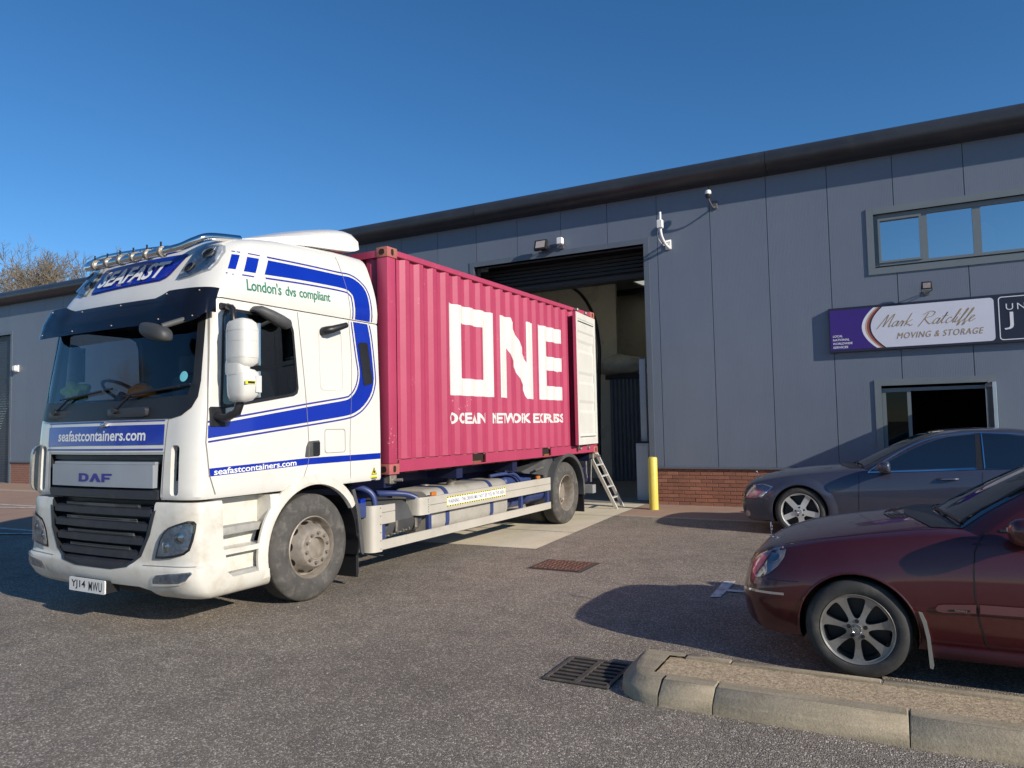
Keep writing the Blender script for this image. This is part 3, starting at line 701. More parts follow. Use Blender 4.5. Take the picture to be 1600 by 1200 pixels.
T_GREY = M('grey_guard', (.07, .072, .074), .6, var=.2, vs=4, dirt=(.15, .14, .125), dfac=(.55, .8), ds=6)
T_ORANGE = M('marker_orange', (.50, .16, .03), .35, var=.15)
T_YELLOW = M('label_yellow', (.75, .68, .04), .45, var=.05)
T_STEP = M('step_tread', (.34, .335, .31), .6, var=.2, vs=12, bump=.5, bs=90)
T_DASH = M('dashboard', (.035, .036, .04), .7, var=.1); T_SEAT = M('seat_cloth', (.06, .065, .08), .85, var=.15)
T_STEEL = M('bare_steel', (.32, .29, .25), .45, metal=.6, var=.3, vs=15)
trk = empty('lorry', TRK, TRZ); tag(trk, 'white container lorry with blue stripes, parked in front of the loading bay', 'lorry')
def fy(x, z): return cab_F(z)+.045*(min(abs(x), .93)/.93)**2
FIN = [(1.112, .9), (1.112, 3.0), (1.07, 3.15), (1.0, 3.36), (.9, 3.50), (.78, 3.9)]
FINP = FIN+[(-a, b) for a, b in reversed(FIN)]
# --- cab shell
bm = bmesh.new(); zs = [1.095, 1.12, 1.2, 1.3, 1.45, 1.6, 1.75, 1.85, 1.95, 2.05, 2.2, 2.35, 2.5, 2.65, 2.75, 2.80, 2.815]
add_loft(bm, [cab_ring(z, .012 if z in (1.095, 2.815) else 0, -.135) for z in zs])
shell = bobj('cab_shell', bm, [T_WHITE, T_BLACK], trk, None)
tri(shell); sh_bvh = bvh_of(shell)
def cutbox(a, b, mat=None):
    return box('cut', a, b, mat or T_BLACK)
def cutprism(poly, axis, d0, d1, mat=None): return prism('cut', poly, axis, d0, d1, mat or T_BLACK)
WS = [(-1.07, 1.965), (-.6, 1.945), (0, 1.938), (.6, 1.945), (1.07, 1.965), (1.10, 2.1), (1.065, 2.70), (-1.065, 2.70), (-1.10, 2.1)]
SW = [(-2.235, 1.905), (-2.225, 1.88), (-2.19, 1.872), (-1.42, 1.995), (-1.375, 2.02), (-1.36, 2.07), (-1.40, 2.60), (-1.43, 2.68), (-1.50, 2.72), (-2.10, 2.72), (-2.17, 2.70), (-2.195, 2.64)]
bm = bmesh.new(); add_loft(bm, [ringp(plan(cab_F(z)+.055, cab_W(z)-.055, .045, .25, .12, -.66), z) for z in (1.25, 1.6, 1.9, 2.2, 2.5, 2.76)])
cut = bobj('cut', bm, T_DASH); boolean(shell, cut)
boolean(shell, cutprism(WS, 'y', -3.0, -2.0)); boolean(shell, cutprism(SW, 'x', -1.5, 1.5))
boolean(shell, cyl('cut', (-1.5, -1.15, .52), (1.5, -1.15, .52), .635, T_BLACK, n=56))
boolean(shell, cutprism(FINP, 'y', -.58, .2, T_WHITE))
boolean(shell, cutprism([(-.81, 1.0), (.81, 1.0), (.835, 1.475), (-.835, 1.475)], 'y', -3, fy(0, 1.3)+.10))
for s in (-1, 1): boolean(shell, cutprism(rrect(min(s*.925, s*1.02), 1.13, max(s*.925, s*1.02), 1.55, .035), 'y', -3, -2.36, T_WHITE))
boolean(shell, cutprism([(-.455, 2.56), (-.315, 2.58), (-.255, 2.17), (-.39, 2.13)], 'x', 1.0, 1.5)); 
boolean(shell, cutprism([(-.8, 1.0), (.1, 1.09), (.1, .5), (-.8, .5)], 'x', -1.5, 1.5, T_WHITE))
finish(shell.data, 32)
# --- lower cab with bumper, step wells
bm = bmesh.new(); zs = [.262, .275, .30, .34, .40, .46, .51, .535, .545, .56, .575, .60, .70, .82, .95, 1.05, 1.072]
add_loft(bm, [cab_ring(z, .03 if z == .262 else (.01 if z in (.275, 1.072) else 0), -1.17) for z in zs])
low = bobj('lower_cab', bm, [T_WHITED, T_BLACK], trk, None); tri(low); lo_bvh = bvh_of(low)
boolean(low, cyl('cut', (-1.5, -1.15, .52), (1.5, -1.15, .52), .60, T_BLACK, n=56))
GR = [(-.765, 1.2), (-.752, 1.0), (-.70, .80), (-.60, .62), (-.46, .53), (-.25, .498), (.25, .498), (.46, .53), (.60, .62), (.70, .80), (.752, 1.0), (.765, 1.2)]
boolean(low, cutprism(GR, 'y', -3, -2.42))
boolean(low, cutprism([(-.47, .2), (-.43, .335), (-.3, .36), (.58, .36), (.70, .335), (.76, .2)], 'y', -3, -2.40))
for s in (-1, 1):
    a, b = (1.03, 1.5) if s > 0 else (-1.5, -1.03)
    boolean(low, cutprism(rrect(-2.225, .655, -1.70, 1.2, .02), 'x', a, b, T_WHITED))
    a, b = (1.13, 1.5) if s > 0 else (-1.5, -1.13)
    boolean(low, cutprism([(-2.20, .61), (-2.20, .47), (-2.14, .42), (-1.73, .42), (-1.71, .61)], 'x', a, b, T_WHITED))
finish(low.data, 32)
for s in (-1, 1):
    for (z0, z1, x0, x1, ya, yb) in ((.765, .835, 1.033, 1.17, -2.222, -1.74), (.408, .45, 1.132, 1.21, -2.17, -1.735)):
        prism('step', [(s*x0, ya), (s*x1, ya), (s*(x1-.03), yb), (s*x0, yb)], 'z', z0, z1, T_STEP, trk, bev=.012)
    # wheel arch flare
    bm = bmesh.new(); rings = []
    for i in range(29):
        a = R(196-(196-32)*i/28); c, sn = math.cos(a), math.sin(a)
        rings.append([(s*x, -1.15+r*c, .52+r*sn) for x, r in ((1.19, .60), (1.235, .605), (1.24, .64), (1.215, .70), (1.19, .70))])
    add_loft(bm, rings); bobj('arch_flare', bm, T_WHITED, trk, 40)
    # rear half of the front wing, black inner guard with grey edge
    bm = bmesh.new(); rings = []
    for i in range(16):
        a = R(48-62*i/15); r = .615; c, sn = math.cos(a), math.sin(a)
        y, z = -1.15+r*c, .52+r*sn
        if a < 0: y, z = -1.15+r*c*1.02+.02, .52+r*sn*1.2
        rings.append([(s*.70, y, z), (s*1.20, y, z), (s*1.20, y+.02, z), (s*.70, y+.02, z)])
    add_loft(bm, rings); bobj('wheel_guard', bm, T_BLACK, trk, 40)
    prism('guard_edge', [(-.62, 1.02), (-.58, 1.03), (-.50, .80), (-.435, .36), (-.46, .33), (-.49, .36), (-.545, .78)], 'x', *sorted((s*1.205, s*1.225)), T_GREY, trk)
    box('mud_flap', (min(s*.78, s*1.17), -.50, .10), (max(s*.78, s*1.17), -.47, .42), T_BLACK, trk, bev=.005)
# brush-like spray flaps behind the front wheels
for s in (-1, 1):
    bm = bmesh.new()
    for i in range(120):
        x = s*random.uniform(.80, 1.16); z = random.uniform(.1, .4); add_box(bm, (x-.006, -.472, z), (x+.006, -.462+random.uniform(0, .02), z+.05))
    kind(bobj('flap_bristles', bm, T_TREAD, trk), 'stuff')
# --- roof
bm = bmesh.new(); add_loft(bm, [roof_ring(s, -.135, 2.823) for s in ROOF_S]); roof = bobj('cab_roof', bm, [T_WHITE, T_BLACK], trk, None)
tri(roof); rf_bvh = bvh_of(roof)
boolean(roof, cutprism(FINP, 'y', -.58, .2, T_WHITE))
finish(roof.data, 34)
# roof wind deflector
bm = bmesh.new(); rings = []
for y, z0, z1, hw in ((-1.75, 3.50, 3.515, .60), (-1.5, 3.53, 3.59, .72), (-1.15, 3.56, 3.715, .84), (-.85, 3.59, 3.82, .89), (-.6, 3.61, 3.895, .915), (-.4, 3.63, 3.95, .925), (-.28, 3.645, 3.97, .925), (-.20, 3.665, 3.965, .92), (-.12, 3.70, 3.88, .91)):
    top = [(hw*math.sin(R(t)), z0+(z1-z0)*(math.cos(R(t))**.38 if abs(t) < 89.9 else 0)) for t in range(-90, 91, 10)]
    rings.append([(x, y, z) for x, z in top]+[(hw*.5, y, z0-.01), (-hw*.5, y, z0-.01)])
add_loft(bm, rings); bobj('roof_deflector', bm, T_WHITE, trk, 40)
box('deflector_stay', (-.6, -.62, 3.55), (-.55, -.35, 3.67), T_WHITE, trk); box('deflector_stay', (.55, -.62, 3.55), (.6, -.35, 3.67), T_WHITE, trk)
# glazing
ws = conform('windscreen', [[(x*1.012, (z-2.33)*1.012+2.33) for x, z in WS]], 'y-', sh_bvh, T_GLASS, trk, .003, .05)
def ringpoly(outer, inner): n = len(outer); return (outer+inner, [[i, (i+1) % n, n+(i+1) % n, n+i] for i in range(n)])
def scalep(P, su, sv):
    cu = sum(p[0] for p in P)/len(P); cv = sum(p[1] for p in P)/len(P); return [(cu+(u-cu)*su, cv+(v-cv)*sv) for u, v in P]
conform('windscreen_border', [ringpoly(scalep(WS, 1.035, 1.05), scalep(WS, .975, .965))], 'y-', sh_bvh, T_BLACK, ws, .006, .06)
conform('cowl', [[(-1.12, 1.99), (-1.10, 1.80), (-.9, 1.775), (.9, 1.775), (1.02, 1.80), (1.10, 1.86), (1.135, 1.95), (1.14, 2.10), (1.10, 2.10), (1.06, 1.967), (.6, 1.945), (0, 1.938), (-.6, 1.945), (-1.05, 1.965)]], 'y-', sh_bvh, T_BLACK, trk, .008, .05)
for s, dn in ((1, 'x+'), (-1, 'x-')):
    dg_ = conform('door_window', [scalep(SW, 1.01, 1.01)], dn, sh_bvh, T_SGLASS, trk, .002, .08)
    conform('window_seal', [ringpoly(scalep(SW, 1.035, 1.04), scalep(SW, .975, .965))], dn, sh_bvh, T_BLACK, dg_, .005, .08)
# wipers
for x0, x1, zb in ((.20, .98, 1.86), (-.78, -.02, 1.87)):
    wp = tube('wiper', [(x0, fy(x0, zb)-.03, zb), (x0+.22, fy(x0, 2.0)-.05, 1.995), (x1, fy(x1, 2.05)-.035, 2.045)], .011, T_BLACK, trk, 6)
    tube('blade', [(x0+.05, fy(x0, 2.0)-.035, 1.985), (x1+.12, fy(x1, 2.05)-.022, 2.06)], .009, T_BLACK, wp, 5)
    cyl('pivot', (x0, fy(x0, zb)-.05, zb), (x0, fy(x0, zb), zb), .03, T_BLACK, wp, 12)
    prism('step_recess', rrect(x0-.12, 1.80, x0+.42, 1.88, .025), 'y', fy(x0, 1.84)-.022, fy(x0, 1.84)+.05, T_GRILLE, trk, bev=.008)
# sun visor
def visor():
    tp_, bt = [], []
    for sgn in (-1, 1):
        ht = plan(cab_F(2.78)-.075, 1.205, .045, .26, .13, -2.26, 12, 10, 1); hb = plan(cab_F(2.70)-.18, 1.225, .045, .26, .16, -2.31, 12, 10, 1)
        seq = list(zip(ht, hb)); 
        if sgn < 0: seq = list(reversed(seq))[:-1]
        for (xt, yt), (xb, yb) in seq:
            e = max(0, (abs(xt)-.60)/.2); e = min(1, e); e = e*e*(3-2*e)
            f = max(0, (abs(xb)-1.12)/.105)
            tp_.append((sgn*xt, yt, 2.835+.055*e)); bt.append((sgn*xb, yb, 2.585+.085*f*f))
    bm = bmesh.new(); mid = [tuple((Vector(a)*.5+Vector(b)*.5)+Vector((0, -.02, 0))) for a, b in zip(tp_, bt)]
    rv = [[bm.verts.new(p) for p in r] for r in (tp_, mid, bt)]
    for a, b in zip(rv, rv[1:]):
        for i in range(len(a)-1): bm.faces.new((a[i], a[i+1], b[i+1], b[i]))
    bmesh.ops.solidify(bm, geom=bm.faces[:], thickness=.012); vz = bobj('sun_visor', bm, T_VISOR, trk, 40)
    for i in range(0, len(tp_), 1):
        if i % 7 == 3:
            for q, r_, w_ in ((tp_[i], mid[i], .22), (bt[i], mid[i], .25)):
                P = Vector(q).lerp(Vector(r_), w_); P.y -= .008
                bm = bmesh.new(); bmesh.ops.create_uvsphere(bm, u_segments=8, v_segments=6, radius=.0075, matrix=Matrix.Translation(P)); bobj('stud', bm, T_STEEL, vz, 40)
visor()
# kerb mirror on the front
bm = bmesh.new(); bmesh.ops.create_uvsphere(bm, u_segments=20, v_segments=14, radius=1)
for v in bm.verts:
    c = v.co; c.x, c.y, c.z = [math.copysign(abs(q)**.7, q) for q in c]
    v.co = Vector((.95+.165*c.x, -2.68+.08*c.y, 2.485+.068*c.z-.10*(c.x)*.45))
fm = bobj('front_mirror', bm, M('mirror_dark_grey', (.05, .052, .055), .55, var=.2), trk, 50); tube('arm', [(1.0, -2.66, 2.53), (1.06, -2.5, 2.60), (1.06, -2.36, 2.66)], .025, T_GREY, fm, 8)
# --- front: grille, badge panel, lamps
def fbar(name, x0, x1, z0, z1, out, dep, mat, parent, n=13, taper=0, zin=0):
    bm = bmesh.new(); rings = []
    for i in range(n):
        x = x0+(x1-x0)*i/(n-1); f = fy(x, (z0+z1)/2); t = taper*(abs(2*i/(n-1)-1)**3)
        rings.append([(x, f-out+t, z0), (x, f-out+t, z1), (x, f-out+dep+t, z1+zin), (x, f-out+dep+t, z0+zin)])
    add_loft(bm, rings)
    bmesh.ops.bevel(bm, geom=[e for e in bm.edges if len(e.link_faces) == 2 and e.calc_face_angle() > .6], offset=.008, segments=2, affect='EDGES', profile=.5)
    return bobj(name, bm, mat, parent, 40)
gl = fbar('grille', -.80, .80, 1.08, 1.47, -.06, .02, T_BLACK, trk)
gp = fbar('badge_panel', -.755, .735, 1.19, 1.385, .012, .05, T_SILVER, gl); fbar('badge_panel_lip', -.755, .735, 1.387, 1.41, -.005, .05, T_SILVER, gl)
fbar('grille_slat', -.80, .79, 1.095, 1.165, .004, .06, T_GRILLE, gl, zin=.02)
fbar('grille_slat', -.80, .80, 1.43, 1.465, -.03, .04, T_GRILLE, gl)
def on_front(name, polys, bvh, mat, parent, off=.003, step=.06): return conform(name, polys, 'y-', bvh, mat, parent, off, step)
gb = bvh_of(gp)
# badge letters D A F as heavy slabs
D_ = ringpoly([(0, 0), (.6, 0), (.85, .1), (1, .3), (1, .7), (.85, .9), (.6, 1), (0, 1)], [(.3, .24), (.55, .24), (.64, .3), (.68, .4), (.68, .6), (.64, .7), (.55, .76), (.3, .76)])
A_ = ([(0, 0), (.33, 0), (.5, .5), (.62, .78), (.62, 1), (.38, 1), (.67, 0), (1, 0), (.42, .2), (.70, .2), (.36, .22), (.3, .0)], [[0, 1, 2, 3, 4, 5], [6, 7, 4, 3, 2]])
F_ = ([(0, 0), (.3, 0), (.3, .32), (.8, .32), (.8, .56), (.3, .56), (.3, .76), (1, .76), (1, 1), (0, 1)], [[0, 1, 2, 3, 4, 5, 6, 7, 8, 9]])
def place(g, u0, v0, w_, h_): return ([(u0+a*w_, v0+b*h_) for a, b in g[0]], g[1])
on_front('badge_letters', [place(D_, -.285, 1.232, .155, .075), place(A_, -.12, 1.232, .175, .075), place(F_, .065, 1.232, .145, .075)], gb, T_LINE, gl, .003)
gr = fbar('lower_grille', -.76, .76, .51, 1.07, -.115, .02, T_BLACK, trk)
hexm, n_, l_, b_ = nt('honeycomb'); vv = tc(n_, l_); vo = n_.new('ShaderNodeTexVoronoi'); vo.feature = 'DISTANCE_TO_EDGE'; vo.inputs['Scale'].default_value = 55; vo.inputs['Randomness'].default_value = .15; l_.new(vv, vo.inputs['Vector'])
cc = ramp(n_, l_, vo.outputs['Distance'], [(.10, (.07, .07, .07)), (.2, (.006, .006, .007))]); l_.new(cc, b_.inputs['Base Color']); b_.inputs['Roughness'].default_value = .5
for i, z in enumerate((1.005, .885, .765, .645, .555)):
    hw = lerp([.5, .56, .65, .8, 1.0, 1.1], [.45, .55, .625, .695, .745, .76], z-.02)
    fbar('grille_slat', -hw+.035, hw-.035, z-.055, z+.0, -.004, .08, T_GRILLE, gr, 15, zin=.03)
    if i < 4: fbar('mesh_strip', -hw*.72, hw*.72, z+.012, z+.038, -.02, .02, hexm, gr, 9)
# front livery
on_front('livery_band', [[(-.885, 1.545), (-.3, 1.553), (.3, 1.553), (.835, 1.555), (.832, 1.728), (-.9, 1.728)]], sh_bvh, T_BLUE, trk)
for a, b in ((1.755, 1.765), (1.508, 1.524)): on_front('livery_line', [[(-.9, a), (.832, a), (.832, b), (-.9, b)]], sh_bvh, T_LINE, trk)
on_front('lettering', [text2d('seafastcontainers.com', (-.70, 1.592, .612, 1.692), 0, .022, 1.0)], sh_bvh, T_PRINT, trk, .005, .15)
tube('bonnet_latch', [(.03, fy(0, 1.74)-.02, 1.73), (.10, fy(0, 1.74)-.02, 1.745)], .022, T_CHROME, trk, 8)
# number plate
K_PLATE = M('plate_white', (.72, .72, .70), .4, var=.08, vs=8); K_PTXT = M('plate_black', (.015, .015, .018), .5)
pln = prism('number_plate', rrect(-.30, .275, .225, .392, .012), 'y', -2.638, -2.626, K_PLATE, trk)
flat('lettering', [text2d('YJ14', (-.265, .292, -.055, .372), 0, .014, 1.0)], 'y', -2.6395, K_PTXT, pln); flat('lettering', [text2d('MWU', (-.005, .292, .185, .372), 0, .004, 1.12)], 'y', -2.6395, K_PTXT, pln)
box('plate_mount', (-.30, -2.626, .28), (.22, -2.50, .385), T_BLACK, trk)
# headlights and fog lights
def ringless(A, B): k = len(A); return (A+B, [[i, i+1, k+i+1, k+i] for i in range(k-1)])
conform('grille_surround', [ringless(scalep([p for p in GR if p[1] < 1.1], 1.035, 1.03), scalep([p for p in GR if p[1] < 1.1], .97, .965))], 'y-', lo_bvh, T_GRILLE, gr, .004, .05)
def ringless(A, B): k = len(A); return (A+B, [[i, i+1, k+i+1, k+i] for i in range(k-1)])
def mirror_u(P, s): return [(s*u, v) for u, v in P]
HL = [(.79, .612), (.80, .66), (.835, .76), (.875, .82), (.93, .868), (1.03, .90), (1.12, .925), (1.165, .922), (1.18, .90), (1.178, .84), (1.168, .77), (1.145, .69), (1.10, .655), (1.0, .632), (.88, .615)]
FG = [(.775, .405), (.79, .45), (.83, .482), (1.0, .505), (1.19, .525), (1.20, .51), (1.15, .45), (1.08, .425), (.9, .41)]
for s in (-1, 1):
    h = conform('headlight', [scalep(mirror_u(HL, s), 1.02, 1.02)], 'y-', lo_bvh, T_BLACK, trk, .002, .03)
    conform('reflector', [scalep(mirror_u(HL, s), .9, .88)], 'y-', lo_bvh, T_LAMPIN, h, .005, .03)
    conform('lens', [mirror_u(HL, s)], 'y-', lo_bvh, T_LAMPG, h, .018, .03, 60)
    for cu, cv, rr in ((.90, .71, .07), (1.03, .785, .075), (1.11, .87, .04)):
        lathe('bulb_bowl', [(.001, .01), (rr*.3, .008), (rr*.7, -.002), (rr, -.012)], (0, -1, 0), (s*cu, fy(cu, cv)-.006+(.05 if cu > 1.05 else .012 if cu > .95 else 0), cv), T_CHROME, h, 20)
    f = conform('fog_light', [mirror_u(FG, s)], 'y-', lo_bvh, T_LAMPIN, trk, .003, .04)
    conform('fog_surround', [ringpoly(scalep(mirror_u(FG, s), 1.07, 1.25), scalep(mirror_u(FG, s), .98, .95))], 'y-', lo_bvh, T_WHITED, f, .010, .05)
    conform('fog_lens', [scalep(mirror_u(FG, s), .97, .9)], 'y-', lo_bvh, T_LAMPG, f, .008, .05)
    # corner air deflector standing off the cab
    if s > 0: continue
    bm = bmesh.new(); rv = []
    for z, o in ((1.115, .004), (1.13, .035), (1.16, .06), (1.22, .07), (1.34, .072), (1.46, .07), (1.52, .06), (1.55, .035), (1.565, .004)):
        P = plan(cab_F(z), cab_W(z), .045, .28, .13, -2.0, 9, 14, 6); row = []
        for k in range(1, len(P)-1):
            if P[k][0] < 1.02 or P[k][1] > -2.27: continue
            o_ = o*(.22 if s > 0 else 1)
            t = Vector((P[k+1][0]-P[k-1][0], P[k+1][1]-P[k-1][1])).normalized(); row.append(bm.verts.new((s*(P[k][0]+t.y*o_), P[k][1]-t.x*o_, z)))
        rv.append(row)
    k_ = min(len(r) for r in rv)
    for a, b in zip(rv, rv[1:]):
        for i in range(k_-1): bm.faces.new((a[i], a[i+1], b[i+1], b[i]))
    bmesh.ops.solidify(bm, geom=bm.faces[:], thickness=.015); bobj('corner_vane', bm, T_WHITE, trk, 40)
# --- roof: illuminated sign box, spotlights, bar
SGN = [(-.60, 3.06), (-.585, 3.03), (-.55, 3.02), (.44, 3.04), (.50, 3.06), (.53, 3.09), (.60, 3.24), (.605, 3.27), (.58, 3.28), (-.60, 3.275), (-.62, 3.26)]
sb = conform('roof_sign', [scalep(SGN, 1.03, 1.1)], 'y-', rf_bvh, T_LINE, trk, .006, .08)
conform('sign_face', [SGN], 'y-', rf_bvh, T_BLUE, sb, .012, .08)
conform('lettering', [text2d('SEAFAST', (-.525, 3.055, .49, 3.222), .28, .032, 1.02)], 'y-', rf_bvh, T_PRINT, sb, .026, .06)
RL = [(.70, 3.028), (.74, 3.03), (.84, 3.045), (.99, 3.09), (1.0, 3.16), (.975, 3.27), (.93, 3.335), (.86, 3.355), (.76, 3.345), (.72, 3.3), (.70, 3.15)]
for s in (-1, 1):
    h = conform('roof_lamp', [scalep(mirror_u(RL, s), 1.10, 1.10)], 'y-', rf_bvh, T_SILVER, trk, .005, .03)
    conform('reflector', [mirror_u(RL, s)], 'y-', rf_bvh, T_LAMPIN, h, .010, .03)
    for cu, cv, rr in ((.76, 3.12, .05), (.88, 3.25, .055)):
        hh, nn, _, _ = rf_bvh.ray_cast(Vector((s*cu, -9, cv)), Vector((0, 1, 0)))
        lathe('bulb_bowl', [(.001, .010), (rr*.5, .014), (rr*.9, .018), (rr, .028), (rr*1.06, .02), (rr*1.06, .0)], nn, hh+nn*.008, [T_GREY], h, 18)
    conform('lens', [scalep(mirror_u(RL, s), 1.02, 1.02)], 'y-', rf_bvh, T_LAMPG, h, .030, .03)
bp = smooth_path([(-.84, -1.72, 3.455), (-.80, -2.06, 3.425), (-.76, -2.19, 3.36), (-.72, -2.26, 3.31), (-.64, -2.28, 3.295), (-.4, -2.295, 3.29), (0, -2.30, 3.29), (.4, -2.295, 3.295), (.60, -2.28, 3.305), (.70, -2.25, 3.325), (.79, -2.19, 3.375), (.84, -2.07, 3.43), (.85, -1.75, 3.475)], 6)
bar = tube('roof_bar', bp, .038, T_CHROME, trk, 14)
tube('upper_tube', smooth_path([(-.72, -2.24, 3.33), (-.58, -2.22, 3.375), (-.3, -2.23, 3.375), (.0, -2.24, 3.36), (.3, -2.26, 3.34), (.55, -2.27, 3.32)], 5), .032, T_CHROME, bar, 12)
for i in range(6):
    x = -.52+i*.20; c = cyl('lamp_clamp', (x-.018, -2.298, 3.295), (x+.018, -2.298, 3.295), .05, T_STEEL, bar, 14); cyl('stud', (x, -2.31, 3.33), (x, -2.31, 3.385), .009, T_BLACK, bar, 6)
# --- side livery, both sides
def side(name, polys, bvh, mat, parent=trk, off=.003, step=.08, both=True):
    for dn in (('x+', 'x-') if both else ('x+',)): conform(name, polys, dn, bvh, mat, parent, off, step)
st = lambda pts: pts
low_in = [(-2.37, 1.71), (-1.235, 1.879), (-.70, 1.955), (-.60, 1.99), (-.53, 2.05), (-.475, 2.14), (-.45, 2.27), (-.48, 2.45), (-.53, 2.80)]
low_out = [(-2.375, 1.602), (-1.236, 1.73), (-.69, 1.795), (-.52, 1.84), (-.40, 1.91), (-.29, 2.02), (-.235, 2.14), (-.225, 2.25), (-.26, 2.62), (-.30, 2.80)]
def offset_line(P, d):
    out = []
    for i, p in enumerate(P):
        a, b = Vector(P[max(i-1, 0)]), Vector(P[min(i+1, len(P)-1)]); t = (b-a).normalized(); out.append((p[0]-t.y*d, p[1]+t.x*d))
    return out
def strip(P, d0, d1): return ringless(offset_line(P, d0), offset_line(P, d1))
def ringless(A, B): k = len(A); return (A+B, [[i, i+1, k+i+1, k+i] for i in range(k-1)])
sm = lambda P, k=4: [(v.x, v.y) for v in smooth_path([Vector((a, b, 0)) for a, b in P], k)]
def band2(A, B, n=40):
    def res(P):
        P = sm(P); L = [0]
        for a, b in zip(P, P[1:]): L.append(L[-1]+math.dist(a, b))
        return [(lerp(L, [p[0] for p in P], L[-1]*i/n), lerp(L, [p[1] for p in P], L[-1]*i/n)) for i in range(n+1)]
    return ringless(res(A), res(B))
side('livery_stripe', [band2(low_in, low_out)], sh_bvh, T_BLUE)
side('livery_line', [strip(sm(low_in), .022, .038), strip(sm(low_out), -.038, -.022)], sh_bvh, T_LINE)
up_out = [(-1.617, 3.268), (-1.1, 3.283), (-.66, 3.29), (-.49, 3.295), (-.36, 3.25), (-.275, 3.14), (-.26, 2.83)]
up_in = [(-1.71, 3.11), (-1.2, 3.135), (-.66, 3.145), (-.55, 3.115), (-.51, 3.06), (-.50, 2.83)]
side('livery_stripe', [band2(up_out, up_in)], rf_bvh, T_BLUE)
side('livery_line', [strip(sm(up_out), .024, .040), strip(sm(up_in), -.044, -.028)], rf_bvh, T_LINE)
side('livery_block', [[(-1.995, 3.258), (-1.935, 3.257), (-2.035, 3.10), (-2.095, 3.10)], [(-1.86, 3.255), (-1.725, 3.262), (-1.815, 3.105), (-1.95, 3.098)]], rf_bvh, T_BLUE, step=.03)
side('livery_line', [[(-1.975, 3.298), (-1.915, 3.293), (-1.918, 3.283), (-1.98, 3.288)], [(-2.125, 3.06), (-2.07, 3.052), (-2.076, 3.040), (-2.13, 3.048)], [(-1.835, 3.298), (-1.70, 3.303), (-1.705, 3.292), (-1.84, 3.287)], [(-1.975, 3.065), (-1.84, 3.07), (-1.845, 3.058), (-1.98, 3.053)]], rf_bvh, T_LINE)
for wd_, ua, ub, va, vb in (("London's", -1.945, -1.535, 2.935, 3.045), ('dvs', -1.485, -1.35, 2.94, 3.035), ('compliant', -1.305, -.875, 2.915, 3.04)):
    tx_ = text2d(wd_, (ua, va, ub, vb), .05, .014, .95); tx_ = ([(u, v+.035*(u+1.945)/1.07-.014) for u, v in tx_[0]], tx_[1])
    conform('lettering', [tx_], 'x+', rf_bvh, T_GREEN, trk, .003, .1)
side('livery_band', [[(-2.365, 1.283), (-1.24, 1.32), (-.14, 1.325), (-.14, 1.388), (-1.24, 1.384), (-2.365, 1.350)]], sh_bvh, T_BLUE)
t2 = text2d('seafastcontainers.com', (-2.315, 1.291, -1.385, 1.346), 0, .016, .98); t2 = ([(u, v+.030*(u+2.315)/.93) for u, v in t2[0]], t2[1])
conform('lettering', [t2], 'x+', sh_bvh, T_PRINT, trk, .006, .12)
conform('side_slot_shade', [[(-.462, 2.57), (-.44, 2.585), (-.325, 2.592), (-.31, 2.575), (-.25, 2.17), (-.262, 2.15), (-.38, 2.118), (-.40, 2.13)]], 'x+', sh_bvh, T_BLACK, trk, .008, .05)  # black patch over the stripe, painting the dark of the slot
# seams between panels
T_SEAM = M('panel_gap', (.20, .19, .17), .8, var=.1)
def seam(P, bvh, w_=.004, nm='panel_gap', mat=None, both=True): side(nm, [strip(P, -w_, w_)], bvh, mat or T_SEAM, off=.004, both=both)
seam([(-2.29, 2.80), (-2.355, 2.06), (-2.392, 1.57), (-2.36, 1.30), (-2.30, 1.13)], sh_bvh, .005)
seam(sm([(-1.33, 2.80), (-1.285, 2.35), (-1.24, 1.85), (-1.218, 1.5), (-1.225, 1.36), (-1.26, 1.265), (-1.32, 1.14)]), sh_bvh, .003)
seam(sm([(-.60, 2.80), (-.575, 2.4), (-.60, 1.95), (-.63, 1.5), (-.62, 1.10)]), sh_bvh, .0022)
for s in (-1, 1):
    on_front('panel_gap', [strip([(s*.868, 1.775), (s*.852, 1.49), (s*.836, 1.11)], -.003, .003)], sh_bvh, T_SEAM, trk, .003)
    on_front('panel_gap', [strip([(s*.66, .548), (s*.9, .553), (s*1.1, .556), (s*1.2, .556)], -.003, .003)], lo_bvh, T_SEAM, trk, .003)
on_front('panel_gap', [strip([(-.85, 1.488), (.85, 1.488)], -.003, .003)], sh_bvh, T_SEAM, trk, .003)
conform('screen_sticker', [[(.975+.045*math.cos(R(t*24)), 2.13+.045*math.sin(R(t*24))) for t in range(15)]], 'y-', sh_bvh, M('sticker_cyan', (.16, .55, .62), .5), trk, .006, .04)
seam([(-.62, 3.5), (-.60, 3.2), (-.575, 2.83)], rf_bvh, .003)
side('locker_seam', [ringpoly(rrect(-1.0, 1.42, -.70, 1.66, .03), rrect(-.995, 1.425, -.705, 1.655, .03))], sh_bvh, T_SEAM)
side('locker_seam', [ringpoly(rrect(-1.05, 2.05, -.72, 2.66, .05), rrect(-1.046, 2.054, -.724, 2.656, .05))], sh_bvh, M('soft_seam', (.55, .53, .48), .6))
